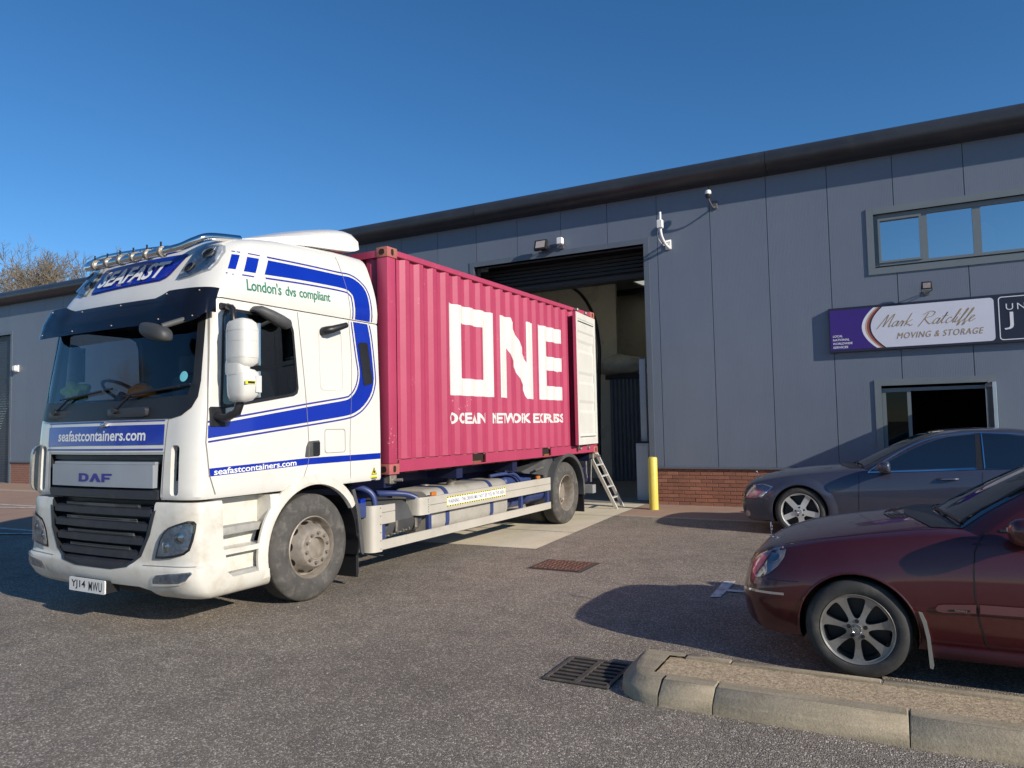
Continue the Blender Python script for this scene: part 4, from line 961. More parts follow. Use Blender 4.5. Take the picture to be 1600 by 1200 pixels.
# door handle, label
dh = conform('door_handle', [[(-1.27, 1.40), (-1.255, 1.49), (-1.225, 1.545), (-1.08, 1.552), (-1.065, 1.53), (-1.07, 1.41), (-1.085, 1.395), (-1.26, 1.392)]], 'x+', sh_bvh, T_GREY, trk, .003, .05, solid=-.0)
box('grip', (1.21, -1.16, 1.405), (1.225, -1.08, 1.535), T_BLACK, dh, bev=.004)
lb = conform('warning_label', [[(-.30, 1.155), (-.20, 1.155), (-.25, 1.245)], rrect(-.305, 1.085, -.195, 1.145, .006, 3)], 'x+', sh_bvh, T_YELLOW, trk, .003, .05)
conform('pictogram', [ringpoly([(-.292, 1.159), (-.208, 1.159), (-.25, 1.236)], [(-.281, 1.165), (-.219, 1.165), (-.25, 1.222)]), rrect(-.262, 1.172, -.238, 1.202, .006, 3), [(-.295, 1.118), (-.205, 1.118), (-.205, 1.127), (-.295, 1.127)], [(-.285, 1.100), (-.215, 1.100), (-.215, 1.108), (-.285, 1.108)]], 'x+', sh_bvh, K_PTXT, lb, .005, .05)
# door mirrors
def blob(name, P, axis, d0, d1, mat, parent, bev=.05):
    bm = bmesh.new(); add_prism(bm, P, axis, d0, d1); 
    es = [e for e in bm.edges if e.calc_length() > 0]
    bmesh.ops.bevel(bm, geom=es, offset=bev, segments=3, affect='EDGES', profile=.5, clamp_overlap=True); return bobj(name, bm, mat, parent, 50)
for s in (1, -1):
    mr = empty('door_mirror', (1.45, -2.24, 2.25) if s > 0 else (-1.41, -2.05, 2.25), 0, trk)
    def mloft(name, secs, mat):
        bm = bmesh.new(); rings = []
        for z, y0, y1, x0, x1 in secs:
            P = []
            for i in range(20):
                a = 2*math.pi*i/20; cx, cy = math.copysign(abs(math.cos(a))**.55, math.cos(a)), math.copysign(abs(math.sin(a))**.55, math.sin(a))
                P.append((s*((x0+x1)/2+(x1-x0)/2*cx)*.88, ((y0+y1)/2+(y1-y0)/2*cy)*.58, z))
            rings.append(P)
        add_loft(bm, rings); return bobj(name, bm, mat, mr, 50)
    # offsets relative to the mirror's own centre
    mloft('upper_housing', [(.355, -.05, .05, -.08, .06), (.345, -.09, .10, -.12, .10), (.315, -.125, .17, -.145, .13), (.25, -.14, .20, -.155, .14), (.05, -.14, .205, -.155, .14), (-.02, -.14, .195, -.15, .135), (-.05, -.12, .13, -.13, .11), (-.062, -.1, .06, -.1, .08)], T_WHITE)
    mloft('lower_housing', [(-.07, -.11, .09, -.1, .08), (-.08, -.125, .16, -.135, .11), (-.11, -.13, .215, -.15, .13), (-.20, -.13, .225, -.15, .135), (-.29, -.125, .205, -.14, .125), (-.335, -.10, .14, -.12, .09), (-.35, -.05, .06, -.06, .04)], T_WHITE)
    mloft('spine', [(-.12, -.135, .06, -.14, .08), (-.09, -.138, .075, -.15, .10), (-.03, -.138, .075, -.15, .10), (0, -.135, .06, -.14, .08)], T_WHITE)
    for z in (.25, .16, .02): mloft('rib', [(z, -.142, .205, -.157, .142), (z+.005, -.142, .205, -.157, .142)], T_WHITED)
    for zc, zh in ((.14, .36), (-.2, .22)): box('mirror_glass', (min(s*-.11, s*.10), .10, zc-zh/2), (max(s*-.11, s*.10), .1185, zc+zh/2), T_CHROME, mr)
    tube('upper_arm', [(s*-.26, .10, .49), (s*-.14, -.02, .47), (s*-.06, -.04, .44), (s*-.05, -.04, .34)], .028, T_BLACK, mr, 8)
    tube('lower_arm', [(s*-.26, -.06, -.46), (s*-.16, -.02, -.48), (s*-.05, .0, -.43), (s*-.03, .02, -.34)], .038, T_BLACK, mr, 8)
    box('arm_foot', (min(s*-.27, s*-.235), -.12, -.56), (max(s*-.27, s*-.235), .05, -.38), T_BLACK, mr, bev=.015)
    box('arm_foot', (min(s*-.29, s*-.255), .0, .46), (max(s*-.29, s*-.255), .15, .52), T_BLACK, mr, bev=.01)
    if s > 0:
        box('sticker', (.118, .05, -.27), (.1215, .11, -.13), M('sticker_pale', (.6, .6, .58), .5, var=.1), mr); box('sticker', (.118, -.06, -.205), (.122, .04, -.175), T_YELLOW, mr)
        box('sticker_print', (.121, -.035, -.199), (.1235, .037, -.18), K_PTXT, mr)
# close-view mirror above the door window, marker horn
bm = bmesh.new(); rings = []
for t, (x, y, z, a, b) in enumerate(((1.20, -1.90, 2.765, .02, .02), (1.24, -1.86, 2.755, .045, .035), (1.27, -1.76, 2.71, .06, .05), (1.28, -1.65, 2.67, .065, .055), (1.28, -1.56, 2.645, .05, .05), (1.27, -1.52, 2.635, .02, .025))):
    rings.append([(x+a*math.cos(R(k*30)), y+.02*math.sin(R(k*30)), z+b*math.sin(R(k*30))) for k in range(12)])
add_loft(bm, rings); bobj('kerb_mirror', bm, T_GREY, trk, 50)
tube('mirror_stay', [(1.185, -1.95, 2.58), (1.22, -1.85, 2.60), (1.26, -1.75, 2.66)], .018, T_BLACK, trk, 6)
bm = bmesh.new(); rings = [ring_pts((1.19, -1.0, 2.645), .045, (1, .2, .1), 12), ring_pts((1.23, -1.0, 2.65), .045, (1, .5, .1), 12), ring_pts((1.27, -.95, 2.665), .04, (.5, 1, .2), 12), ring_pts((1.29, -.76, 2.73), .028, (.2, 1, .3), 12)]
add_loft(bm, rings); bobj('exterior_camera', bm, T_BLACK, trk, 50)
# --- cab interior
box('cab_floor', (-1.1, -2.4, 1.26), (1.1, -.7, 1.30), T_DASH, trk); 
bm = bmesh.new(); add_prism(bm, [(-2.46, 1.5), (-2.44, 1.93), (-2.30, 1.985), (-2.12, 1.97), (-2.02, 1.88), (-2.0, 1.5)], 'x', -1.1, 1.1, .03); bobj('dashboard', bm, T_DASH, trk, 40)
lathe('steering_wheel', [(.215, -.018), (.235, 0), (.215, .018), (.197, 0)], (0, -.55, -.83), (-.55, -1.98, 2.06), T_BLACK, trk, 32, closed=True)
tube('steering_column', [(-.55, -1.98, 2.05), (-.55, -2.12, 1.85)], .05, T_DASH, trk, 10)
for x in (-.55, .6):
    se = box('seat', (x-.26, -1.7, 1.5), (x+.26, -1.15, 1.68), T_SEAT, trk, bev=.05, seg=2); box('backrest', (x-.26, -1.28, 1.66), (x+.26, -1.12, 2.28), T_SEAT, se, bev=.06, seg=2); box('headrest', (x-.15, -1.27, 2.30), (x+.15, -1.16, 2.5), T_SEAT, se, bev=.04, seg=2)
box('bunk_wall', (-1.08, -.74, 1.35), (1.08, -.69, 2.72), T_SEAT, trk)
# --- wheels
def truck_wheel(y, s, front, xin=None):
    xf = 1.195 if xin is None else xin
    wl = empty('wheel', (s*xf, y, .515), 0, trk); ax = (s, 0, 0)
    Rr = .515
    tp = [(.292, -.07), (.302, -.022), (.33, -.006), (.40, .004), (.455, -.008), (.488, -.026), (.505, -.046), (.514, -.06), (Rr, -.10), (Rr, -.15), (Rr, -.20), (.514, -.235), (.50, -.26), (.44, -.292), (.34, -.285), (.30, -.26)]
    lathe('tyre', tp, ax, (0, 0, 0), [T_TYRE, T_TREAD], wl, 64, 40, mi=[0]*7+[1]*5+[0]*4)
    if front: rp = [(.302, -.02), (.292, -.012), (.283, -.03), (.272, -.10), (.258, -.115), (.24, -.085), (.212, -.005), (.196, .02), (.188, .032), (.18, .04), (.118, .04), (.112, .046), (.102, .046), (.098, .015), (.09, .002), (.07, .01), (.001, .014)]
    else: rp = [(.302, -.02), (.292, -.012), (.28, -.04), (.272, -.11), (.262, -.19), (.245, -.20), (.19, -.185), (.18, -.18), (.12, -.18), (.11, -.12), (.10, -.105), (.001, -.10)]
    lathe('rim', rp, ax, (0, 0, 0), T_RIM, wl, 56, 32)
    xo = .042 if front else -.178; rn = .142 if front else .15
    for i in range(10):
        a = 2*math.pi*i/10+.2; c = Vector((s*xo, rn*math.cos(a), rn*math.sin(a)))
        cyl('wheel_nut', c, c+Vector((s*.026, 0, 0)), .0155, T_STEEL if front else T_RIM, wl, 6)
        if front:
            a += .31; c0 = Vector((s*-.068, .236*math.cos(a), .236*math.sin(a))); nrm = Vector((s*.34, .94*math.cos(a), .94*math.sin(a))).normalized()
            tg = Vector((0, -math.sin(a), math.cos(a))); bt = nrm.cross(tg)
            P = [c0+nrm*.007+tg*.040*math.cos(R(k*30))+bt*.028*math.sin(R(k*30)) for k in range(12)]
            obj('hand_hole_shade', P, [tuple(range(12))], T_BLACK, wl)  # flat black oval painted as the dark inside the hole
    if not front:
        for i in range(8):
            a = 2*math.pi*i/8; c = Vector((s*-.192, .218*math.cos(a), .218*math.sin(a)))
            P = [c+Vector((s*.012, 0, 0))+Vector((0, math.cos(a), math.sin(a)))*.02*math.sin(R(k*30))+Vector((0, -math.sin(a), math.cos(a)))*.035*math.cos(R(k*30)) for k in range(12)]
            obj('hand_hole_shade', P, [tuple(range(12))], T_BLACK, wl)  # no opening here, a black oval stands in for its shade
    return wl
for s in (1, -1):
    truck_wheel(-1.15, s, True); truck_wheel(4.76, s, False); 
    w2 = empty('inner_wheel', (s*.87, 4.76, .515), 0, trk)
    lathe('tyre', [(.29, 0), (.34, .01), (.48, -.02), (.514, -.06), (.515, -.2), (.48, -.25), (.34, -.27), (.29, -.26)], (s, 0, 0), (0, 0, 0), T_TREAD, w2, 40)
for y in (-1.15, 4.76): tube('axle', [(-.9, y, .515), (.9, y, .515)], .07, T_NAVY, trk, 12)
# --- chassis
for s in (-1, 1):
    box('frame_rail', (min(s*.34, s*.42), -1.9, .74), (max(s*.34, s*.42), 6.02, .98), T_NAVY, trk); box('subframe_rail', (min(s*.52, s*.66), .02, .985), (max(s*.52, s*.66), 6.0, 1.128), T_NAVY, trk)
for y in (.02, 1.5, 3.0, 4.4, 5.88): box('cross_beam', (-1.12, y, .99), (1.12, y+.14, 1.125), T_NAVY, trk)
box('engine_sump', (-.33, -1.9, .45), (.33, -.6, 1.05), T_BLACK, trk, bev=.05)
# fuel tank
def rsec(x0, x1, z0, z1, r, n=5): return rrect(x0, z0, x1, z1, r, n)
def ybody(name, P0, y0, y1, mat, parent, bev=.03):
    bm = bmesh.new(); add_loft(bm, [[(x*1, y0+bev, z) for x, z in P0] if False else [(x, y, z) for x, z in scalep(P0, k, k)] for y, k in ((y0, .9), (y0+bev*.5, .97), (y0+bev, 1), (y1-bev, 1), (y1-bev*.5, .97), (y1, .9))]); return bobj(name, bm, mat, parent, 40)
tk = ybody('fuel_tank', rsec(.50, 1.13, .345, .895, .14, 7), .90, 2.85, T_TANK, trk, .05)
for y in (1.22, 2.32):
    o = ringpoly(rsec(.495, 1.14, .34, .905, .143, 7), rsec(.50, 1.132, .346, .897, .14, 7)); bm = bmesh.new(); nq = len(o[0])//2
    a = [[bm.verts.new((x, yy, z)) for x, z in o[0]] for yy in (y, y+.075)]
    for i in range(nq):
        j = (i+1) % nq
        bm.faces.new((a[0][i], a[0][j], a[1][j], a[1][i])); bm.faces.new((a[0][i], a[0][nq+i], a[0][nq+j], a[0][j])); bm.faces.new((a[1][i], a[1][nq+i], a[1][nq+j], a[1][j]))
    bobj('tank_strap', bm, T_PIPE, tk, 40)
cyl('filler_cap', (.93, 1.62, .88), (.98, 1.62, .985), .055, T_STEEL, tk, 18, bev=.01); cyl('sender_cap', (.72, 1.35, .88), (.72, 1.35, .915), .06, T_STEEL, tk, 14)
bb_ = ybody('battery_box', [(.45, .44), (1.05, .44), (1.09, .50), (1.12, .60), (1.05, .745), (.98, .80), (.45, .80)], .06, .78, T_GREY, trk, .06)
for y in (.25, .62): box('latch', (1.10, y-.02, .47), (1.125, y+.02, .60), T_STEEL, bb_, bev=.006)
bm = bmesh.new()
for i in range(10): bmesh.ops.create_cone(bm, cap_ends=True, segments=8, radius1=.022, radius2=.022, depth=.012, matrix=Matrix.Translation((1.08, .02+i*.055, .435+.004*i)) @ Matrix.Rotation(R(90), 4, 'X' if i % 2 else 'Z') )
bobj('safety_chain', bm, T_STEEL, trk, 40)
tube('mudguard_pipe', smooth_path([(.95, -.30, 1.02), (1.05, -.24, 1.0), (1.12, -.18, .93), (1.14, -.16, .80), (1.15, -.15, .44)], 5), .034, T_PIPE, trk, 10)
tube('guard_bracket', smooth_path([(.50, .12, .90), (.85, .30, .895), (1.05, .50, .875), (1.15, .60, .82)], 5), .036, T_PIPE, trk, 10)
box('guard_plate', (1.10, -.42, .70), (1.14, -.30, .86), T_PIPE, trk, bev=.005); box('valve_block', (1.04, -.36, .80), (1.12, -.28, .90), T_BLUE, trk, bev=.01)
for y0, z, r in ((3.05, .80, .115), (3.05, .52, .115), (3.45, .60, .14)):
    cyl('air_tank', (.86 if r < .13 else 1.0, y0, z), (.86 if r < .13 else 1.0, y0+.85, z), r, T_PIPE, trk, 22, bev=.04)
tube('air_pipe', smooth_path([(.9, 2.7, .93), (1.0, 3.0, .95), (1.02, 3.25, .92), (1.05, 3.4, .80)], 5), .025, T_PIPE, trk, 8)
tube('air_pipe', smooth_path([(.8, 3.3, .96), (.95, 3.7, .97), (1.0, 4.0, .93)], 5), .03, T_PIPE, trk, 8)
# side guards
def plank(y0, y1, z0, z1, nm='guard_rail'): return box(nm, (1.20, y0, z0), (1.232, y1, z1), T_ALU, sgd, bev=.004)
for s in (1,):
    sgd = empty('side_guard', (0, 0, 0), 0, trk)
    plank(.735, 4.04, .622, .722); plank(.735, 4.04, .726, .826); plank(-.155, 4.04, .332, .438); plank(-.155, .082, .608, .732); plank(-.155, .082, .736, .815)
    for y0, y1, z0, z1 in ((.555, .735, .62, .828), (-.305, -.155, .318, .82)):
        P = [(1.234, y1), (1.225, y0+.08), (1.205, y0+.03), (1.17, y0+.005), (1.10, y0), (1.02, y0), (1.02, y0+.02), (1.10, y0+.02), (1.16, y0+.03), (1.185, y0+.06), (1.198, y0+.09), (1.20, y1)]
        bm = bmesh.new(); add_prism(bm, P, 'z', z0, z1); bobj('guard_end', bm, T_ALU, sgd, 50)
        for k in range(6): cyl('rivet', (1.233, y1-.022, z0+.03+(z1-z0-.06)*k/5), (1.238, y1-.022, z0+.03+(z1-z0-.06)*k/5), .006, T_STEEL, sgd, 8)
    for y in (-.12, .76, 3.1, 3.98): box('guard_post', (1.15, y, .345), (1.199, y+.06, .82), T_PIPE, sgd)
    for y in (.80, 3.6): 
        mk = box('marker_lamp', (1.19, y, .828), (1.225, y+.10, .875), T_ORANGE, sgd, bev=.006)
    wl_lbl = flat('warning_strip', [[(1.10, .668), (2.58, .668), (2.58, .792), (1.10, .792)]], 'x', 1.2335, T_YELLOW, sgd)
    wt = flat('warning_strip_white', [[(1.11, .685), (2.57, .685), (2.57, .775), (1.11, .775)]], 'x', 1.2345, T_PRINT, sgd)
    bm = bmesh.new()
    for i in range(26):
        for z in (.669, .776): 
            y = 1.105+i*.057; bm.faces.new([bm.verts.new(q) for q in ((1.2352, y, z), (1.2352, y+.026, z), (1.2352, y+.034, z+.014), (1.2352, y+.008, z+.014))])
    kind(bobj('hazard_stripes', bm, K_PTXT, sgd, recalc=False), 'stuff')
    flat('lettering', [text2d('WARNING - THE DRIVER MAY NOT SEE YOU IN THIS AREA', (1.13, .705, 2.55, .755), 0, .006, 1.0)], 'x', 1.2356, M('strip_text', (.12, .12, .20), .5), sgd)
# rear mudguard
for s in (1, -1):
    bm = bmesh.new(); rings = []
    for i in range(33):
        a = R(192-200*i/32); c, sn = math.cos(a), math.sin(a); y, z = 4.765, .52
        rings.append([(s*x, y+r*c, z+r*sn) for x, r in ((.60, .605), (1.205, .605), (1.225, .60), (1.235, .615), (1.23, .655), (1.20, .66), (.60, .635))])
    add_loft(bm, rings); bobj('rear_mudguard', bm, T_GREY, trk, 45)
    bm = bmesh.new(); add_prism(bm, [(3.30, .96), (4.2, 1.12), (4.6, 1.15), (4.6, 1.13), (4.22, .90), (4.13, .70), (4.10, .70), (4.05, .86), (3.4, .93)], 'x', *sorted((s*.62, s*1.10))); bobj('mudguard_front', bm, T_GREY, trk, 30)
    box('rear_mud_flap', (min(s*.62, s*1.2), 5.40, .13), (max(s*.62, s*1.2), 5.43, .50), T_BLACK, trk)
    tube('twistlock_handle', [(s*1.17, 5.62, 1.0), (s*1.18, 5.60, .80), (s*1.18, 5.64, .70)], .012, T_STEEL, trk, 6); tube('twistlock_handle', [(s*1.17, 5.86, 1.02), (s*1.18, 5.82, .84), (s*1.18, 5.80, .62)], .012, T_STEEL, trk, 6)
    for y in (.10, 5.95):
        tl_ = box('twistlock', (min(s*1.06, s*1.2), y-.06, 1.03), (max(s*1.06, s*1.2), y+.06, 1.134), T_STEEL, trk, bev=.01); cyl('handle', (s*1.18, y, 1.07), (s*1.30, y+.03, 1.075), .018, T_STEEL, tl_, 10)
    box('tail_lamp', (min(s*.82, s*1.12), 5.92, .60), (max(s*.82, s*1.12), 6.0, .74), T_NAVY, trk, bev=.01)
tube('guard_stay', [(1.0, 4.35, .985), (1.235, 3.55, .975)], .018, T_STEEL, trk, 8)
box('under_run_bar', (-1.19, 5.86, .405), (1.19, 6.0, .56), M('bar_grey', (.26, .265, .27), .45, var=.1), trk, bev=.008)
box('bar_bracket', (.42, 5.7, .5), (.5, 5.88, .95), T_NAVY, trk); box('bar_bracket', (-.5, 5.7, .5), (-.42, 5.88, .95), T_NAVY, trk); box('tool_box', (.95, 5.50, .62), (1.14, 5.78, .90), T_NAVY, trk, bev=.02)
# things left on the dashboard
e = empty('hard_hat', (0, 0, 0)); e.parent = None
bm = bmesh.new(); rings = []
for k in range(8):
    a = R(k*13); rings.append([(.145*math.cos(a)*math.cos(R(t*20)), .115*math.cos(a)*math.sin(R(t*20)), .012+.12*math.sin(a)) for t in range(18)])
add_loft(bm, rings); H_OR = M('hat_orange', (.95, .24, .01), .35, var=.06); bobj('dome', bm, H_OR, e, 50)
lathe('brim', [(.14, 0), (.165, .0), (.165, .012), (.14, .014)], (0, 0, 1), (0, 0, 0), H_OR, e, 24, closed=True)
e.location = Matrix.Translation(TRK) @ Matrix.Rotation(TRZ, 4, 'Z') @ Vector((.12, -2.24, 1.99)); tag(e, 'orange hard hat lying on the lorry dashboard', 'helmet')
bm = bmesh.new(); bmesh.ops.create_icosphere(bm, subdivisions=3, radius=1)
for v in bm.verts:
    q = v.co; k = 1+.25*math.sin(5*q.x+3*q.y)*math.cos(4*q.z+q.x); v.co = Vector((.17*q.x*k, .10*q.y*k, max(0, .09+.10*q.z*k)))
hv = bobj('high_visibility_vest', bm, M('vest_yellow', (.55, .62, .03), .8, var=.2, vs=20, bump=.5, bs=30), None, 50)
hv.location = Matrix.Translation(TRK) @ Matrix.Rotation(TRZ, 4, 'Z') @ Vector((-.92, -2.24, 1.985)); tag(hv, 'crumpled yellow high visibility vest behind the lorry windscreen', 'vest')
# ------------------------------------------------------------------ shipping container
def container_mat():
    m, n, l, b = nt('container_magenta'); v = tc(n, l)
    a = noise(n, l, v, 1.2, 6, .6); c = ramp(n, l, a, [(.3, (.365, .043, .098)), (.7, (.42, .056, .118))])
    st = tc(n, l, (6, 6, .5)); d = noise(n, l, st, 3, 6, .7); c = mixc(n, l, ramp(n, l, d, [(.62, 0.), (.8, .45)]), c, (.58, .15, .23))
    s = noise(n, l, v, 38, 3, .7); big = noise(n, l, v, 1.7, 4, .6)
    mu = n.new('ShaderNodeMath'); mu.operation = 'MULTIPLY'; l.new(s, mu.inputs[0]); l.new(big, mu.inputs[1])
    c = mixc(n, l, ramp(n, l, mu.outputs[0], [(.415, 0.), (.43, 1.)]), c, (.62, .42, .40))
    l.new(c, b.inputs['Base Color']); b.inputs['Roughness'].default_value = .45; b.inputs['Specular IOR Level'].default_value = .4
    bumpn(n, l, noise(n, l, v, 5, 3), .12, .01, b); return m
C_MAG = container_mat()
C_CAST = M('casting_rusty', (.42, .10, .12), .7, var=.2, vs=8, dirt=(.33, .15, .07), dfac=(.4, .62), ds=9, bump=.4, bs=50)
C_RUST = M('crossmember_rust', (.20, .085, .025), .8, var=.3, vs=9)
C_WHITE = M('logo_white', (.66, .63, .60), .45, var=.06, vs=3, dirt=(.66, .52, .50), dfac=(.62, .8), ds=6)
C_DOORW = M('door_inner_white', (.64, .63, .58), .45, var=.06, vs=3, dirt=(.52, .42, .32), dfac=(.66, .85), ds=3)
C_SHADE = M('hole_shade_black', (.02, .008, .008), .9, var=.2)  # near-black colour for the shade inside casting holes and fork pockets
C_LEN, C_W, C_H, C_Z = 6.058, 1.219, 2.591, 1.137
con = empty('shipping_container', TRK, TRZ); tag(con, 'magenta corrugated shipping container on the lorry, white ONE lettering on its side', 'container')
z0, z1 = C_Z, C_Z+C_H
# corrugated walls
YB = []
y = .175
pit_, sl_, fi_ = .279, .066, .072
yb = .422-.279
prof_ = [(.175, 0.)]
while True:
    for yy, dd in ((yb, 0), (yb+sl_, 1), (yb+sl_+fi_, 1), (yb+2*sl_+fi_, 0)):
        if .18 < yy < C_LEN-.18: prof_.append((yy, dd))
    yb += pit_
    if yb > C_LEN: break
if prof_[0][1] == 0 and prof_[1][1] == 1 and prof_[1][0] < .2: prof_[0] = (.175, 1)
prof_.append((C_LEN-.175, 0.))
DEP = .036
def cwall(name, s, za, zb, parent):
    out = [(s*(C_W-.012-DEP*d), y) for y, d in prof_]; inn = [(x-s*.002, y) for x, y in out]
    vs, fs = [], []
    for z in (za, zb): vs += [(x, y, z) for x, y in out]
    k = len(out)
    for i in range(k-1): fs.append((i, i+1, k+i+1, k+i) if s > 0 else (i+1, i, k+i, k+i+1))
    return obj(name, vs, fs, C_MAG, parent)
wn_ = cwall('side_wall', 1, z0+.165, z1-.058, con); wf_ = cwall('side_wall', -1, z0+.165, z1-.058, con)
wb = bvh_of(wn_); cuts = [p[0] for p in prof_]
# front end wall
k_ = []; x = -C_W+.17; d = 0
while x < C_W-.17: k_ += [(x, 0), (x+.06, 1), (x+.13, 1), (x+.19, 0)]; x += .25
k_ = [p for p in k_ if p[0] <= C_W-.17]
vs = [(x, .03+.045*dd, z) for z in (z0+.15, z1-.10) for x, dd in k_]; n_ = len(k_)
obj('front_wall', vs, [(i, i+1, n_+i+1, n_+i) for i in range(n_-1)], C_MAG, con)
obj('roof_panel', [(-C_W+.05, .1, z1-.02), (C_W-.05, .1, z1-.02), (C_W-.05, C_LEN-.1, z1-.02), (-C_W+.05, C_LEN-.1, z1-.02)], [(0, 1, 2, 3)], C_MAG, con)
box('floor', (-C_W+.06, .06, z0+.12), (C_W-.06, C_LEN-.05, z0+.16), M('plywood', (.30, .20, .11), .7, var=.2, vs=4), con)
for s in (-1, 1):
    for yy in (0, C_LEN-.162):      # corner posts
        box('corner_post', (min(s*(C_W-.162), s*C_W), yy+.004, z0+.119), (max(s*(C_W-.162), s*C_W)-(.003 if s > 0 else 0), yy+.158, z1-.119), C_MAG, con, bev=.012, seg=2)
    for yy in (0, C_LEN-.178):
        for zz in (z0, z1-.118):
            c = box('corner_casting', (min(s*(C_W-.162), s*(C_W+.003)), yy-.003, zz), (max(s*(C_W-.162), s*(C_W+.003)), yy+.181, zz+.118), C_CAST, con, bev=.008, seg=2)
            flat('side_hole_shade', [rrect(yy+.064, zz+.022, yy+.114, zz+.100, .024)], 'x', s*(C_W+.0045), C_SHADE, c)
            yf = yy-.0045 if yy == 0 else yy+.1825
            flat('end_hole_shade', [rrect(min(s*(C_W-.12), s*(C_W-.04)), zz+.025, max(s*(C_W-.12), s*(C_W-.04)), zz+.095, .03)], 'y', yf, C_SHADE, c)
    tr_ = box('top_rail', (min(s*(C_W-.06), s*C_W), .182, z1-.09), (max(s*(C_W-.06), s*C_W), C_LEN-.182, z1-.022), C_MAG, con, bev=.006)
    ys = [.182, 1.745, 2.095, 3.80, 4.125, C_LEN-.182]
    for i, (a, b) in enumerate(zip(ys, ys[1:])):
        xa, xb = min(s*(C_W-.03), s*C_W), max(s*(C_W-.03), s*C_W)
        if i % 2 == 0: box('bottom_rail', (xa, a, z0+.018), (xb, b, z0+.158), C_MAG, con, bev=.004)
        else:
            box('fork_pocket', (min(s*(C_W-.4), s*(C_W-.05)), a+.001, z0+.03), (max(s*(C_W-.4), s*(C_W-.05)), b-.001, z0+.155), C_SHADE, con)  # solid near-black block set in for the dark of the pocket
            box('rail_strap', (xa, a+.001, z0+.018), (xb, b-.001, z0+.034), C_MAG, con)
for yy in [.35+i*.36 for i in range(16)]: box('cross_member', (-C_W+.05, yy, z0-.0), (C_W-.045, yy+.24, z0+.06), C_RUST, con)
box('front_top_rail', (-C_W+.165, .005, z1-.11), (C_W-.165, .07, z1-.03), C_MAG, con); box('front_sill', (-C_W+.165, .005, z0+.01), (C_W-.165, .07, z0+.15), C_MAG, con)
box('door_header', (-C_W+.165, C_LEN-.08, z1-.115), (C_W-.165, C_LEN-.005, z1-.005), C_MAG, con); box('door_sill', (-C_W+.165, C_LEN-.08, z0+.0), (C_W-.165, C_LEN-.005, z0+.15), C_MAG, con)
# painted lettering, following the corrugations
def onwall(name, polys, mat=C_WHITE, step=.4): return conform(name, polys, 'x+', wb, mat, con, .0025, step, None, ucuts=cuts)
A0, A1 = 2.066, 3.255
onwall('letter', [ringpoly([(1.25, A0), (2.355, A0), (2.355, A1), (1.25, A1)], [(1.525, 2.295), (2.07, 2.295), (2.07, 3.018), (1.525, 3.018)])])
onwall('letter', [([(2.565, A0), (2.785, A0), (2.785, 2.80), (2.88, A1), (2.565, A1), (3.385, A0), (3.62, A0), (3.62, A1), (3.385, A1), (3.385, 2.62), (2.80, 2.87)], [[0, 1, 2, 10, 3, 4], [5, 6, 7, 8, 9], [3, 10, 2, 5, 9]])])
onwall('letter', [[(3.755, A0), (4.645, A0), (4.645, 2.29), (4.03, 2.29), (4.03, 2.545), (4.635, 2.545), (4.635, 2.77), (4.03, 2.77), (4.03, 3.018), (4.605, 3.018), (4.605, A1), (3.755, A1)]])
onwall('lettering', [text2d('OCEAN', (1.24, 1.695, 2.13, 1.845), 0, .04, 1.06)]); onwall('lettering', [text2d('NETWORK', (2.30, 1.695, 3.45, 1.845), 0, .04, 1.06)]); onwall('lettering', [text2d('EXPRESS', (3.60, 1.695, 4.64, 1.845), 0, .04, 1.06)])
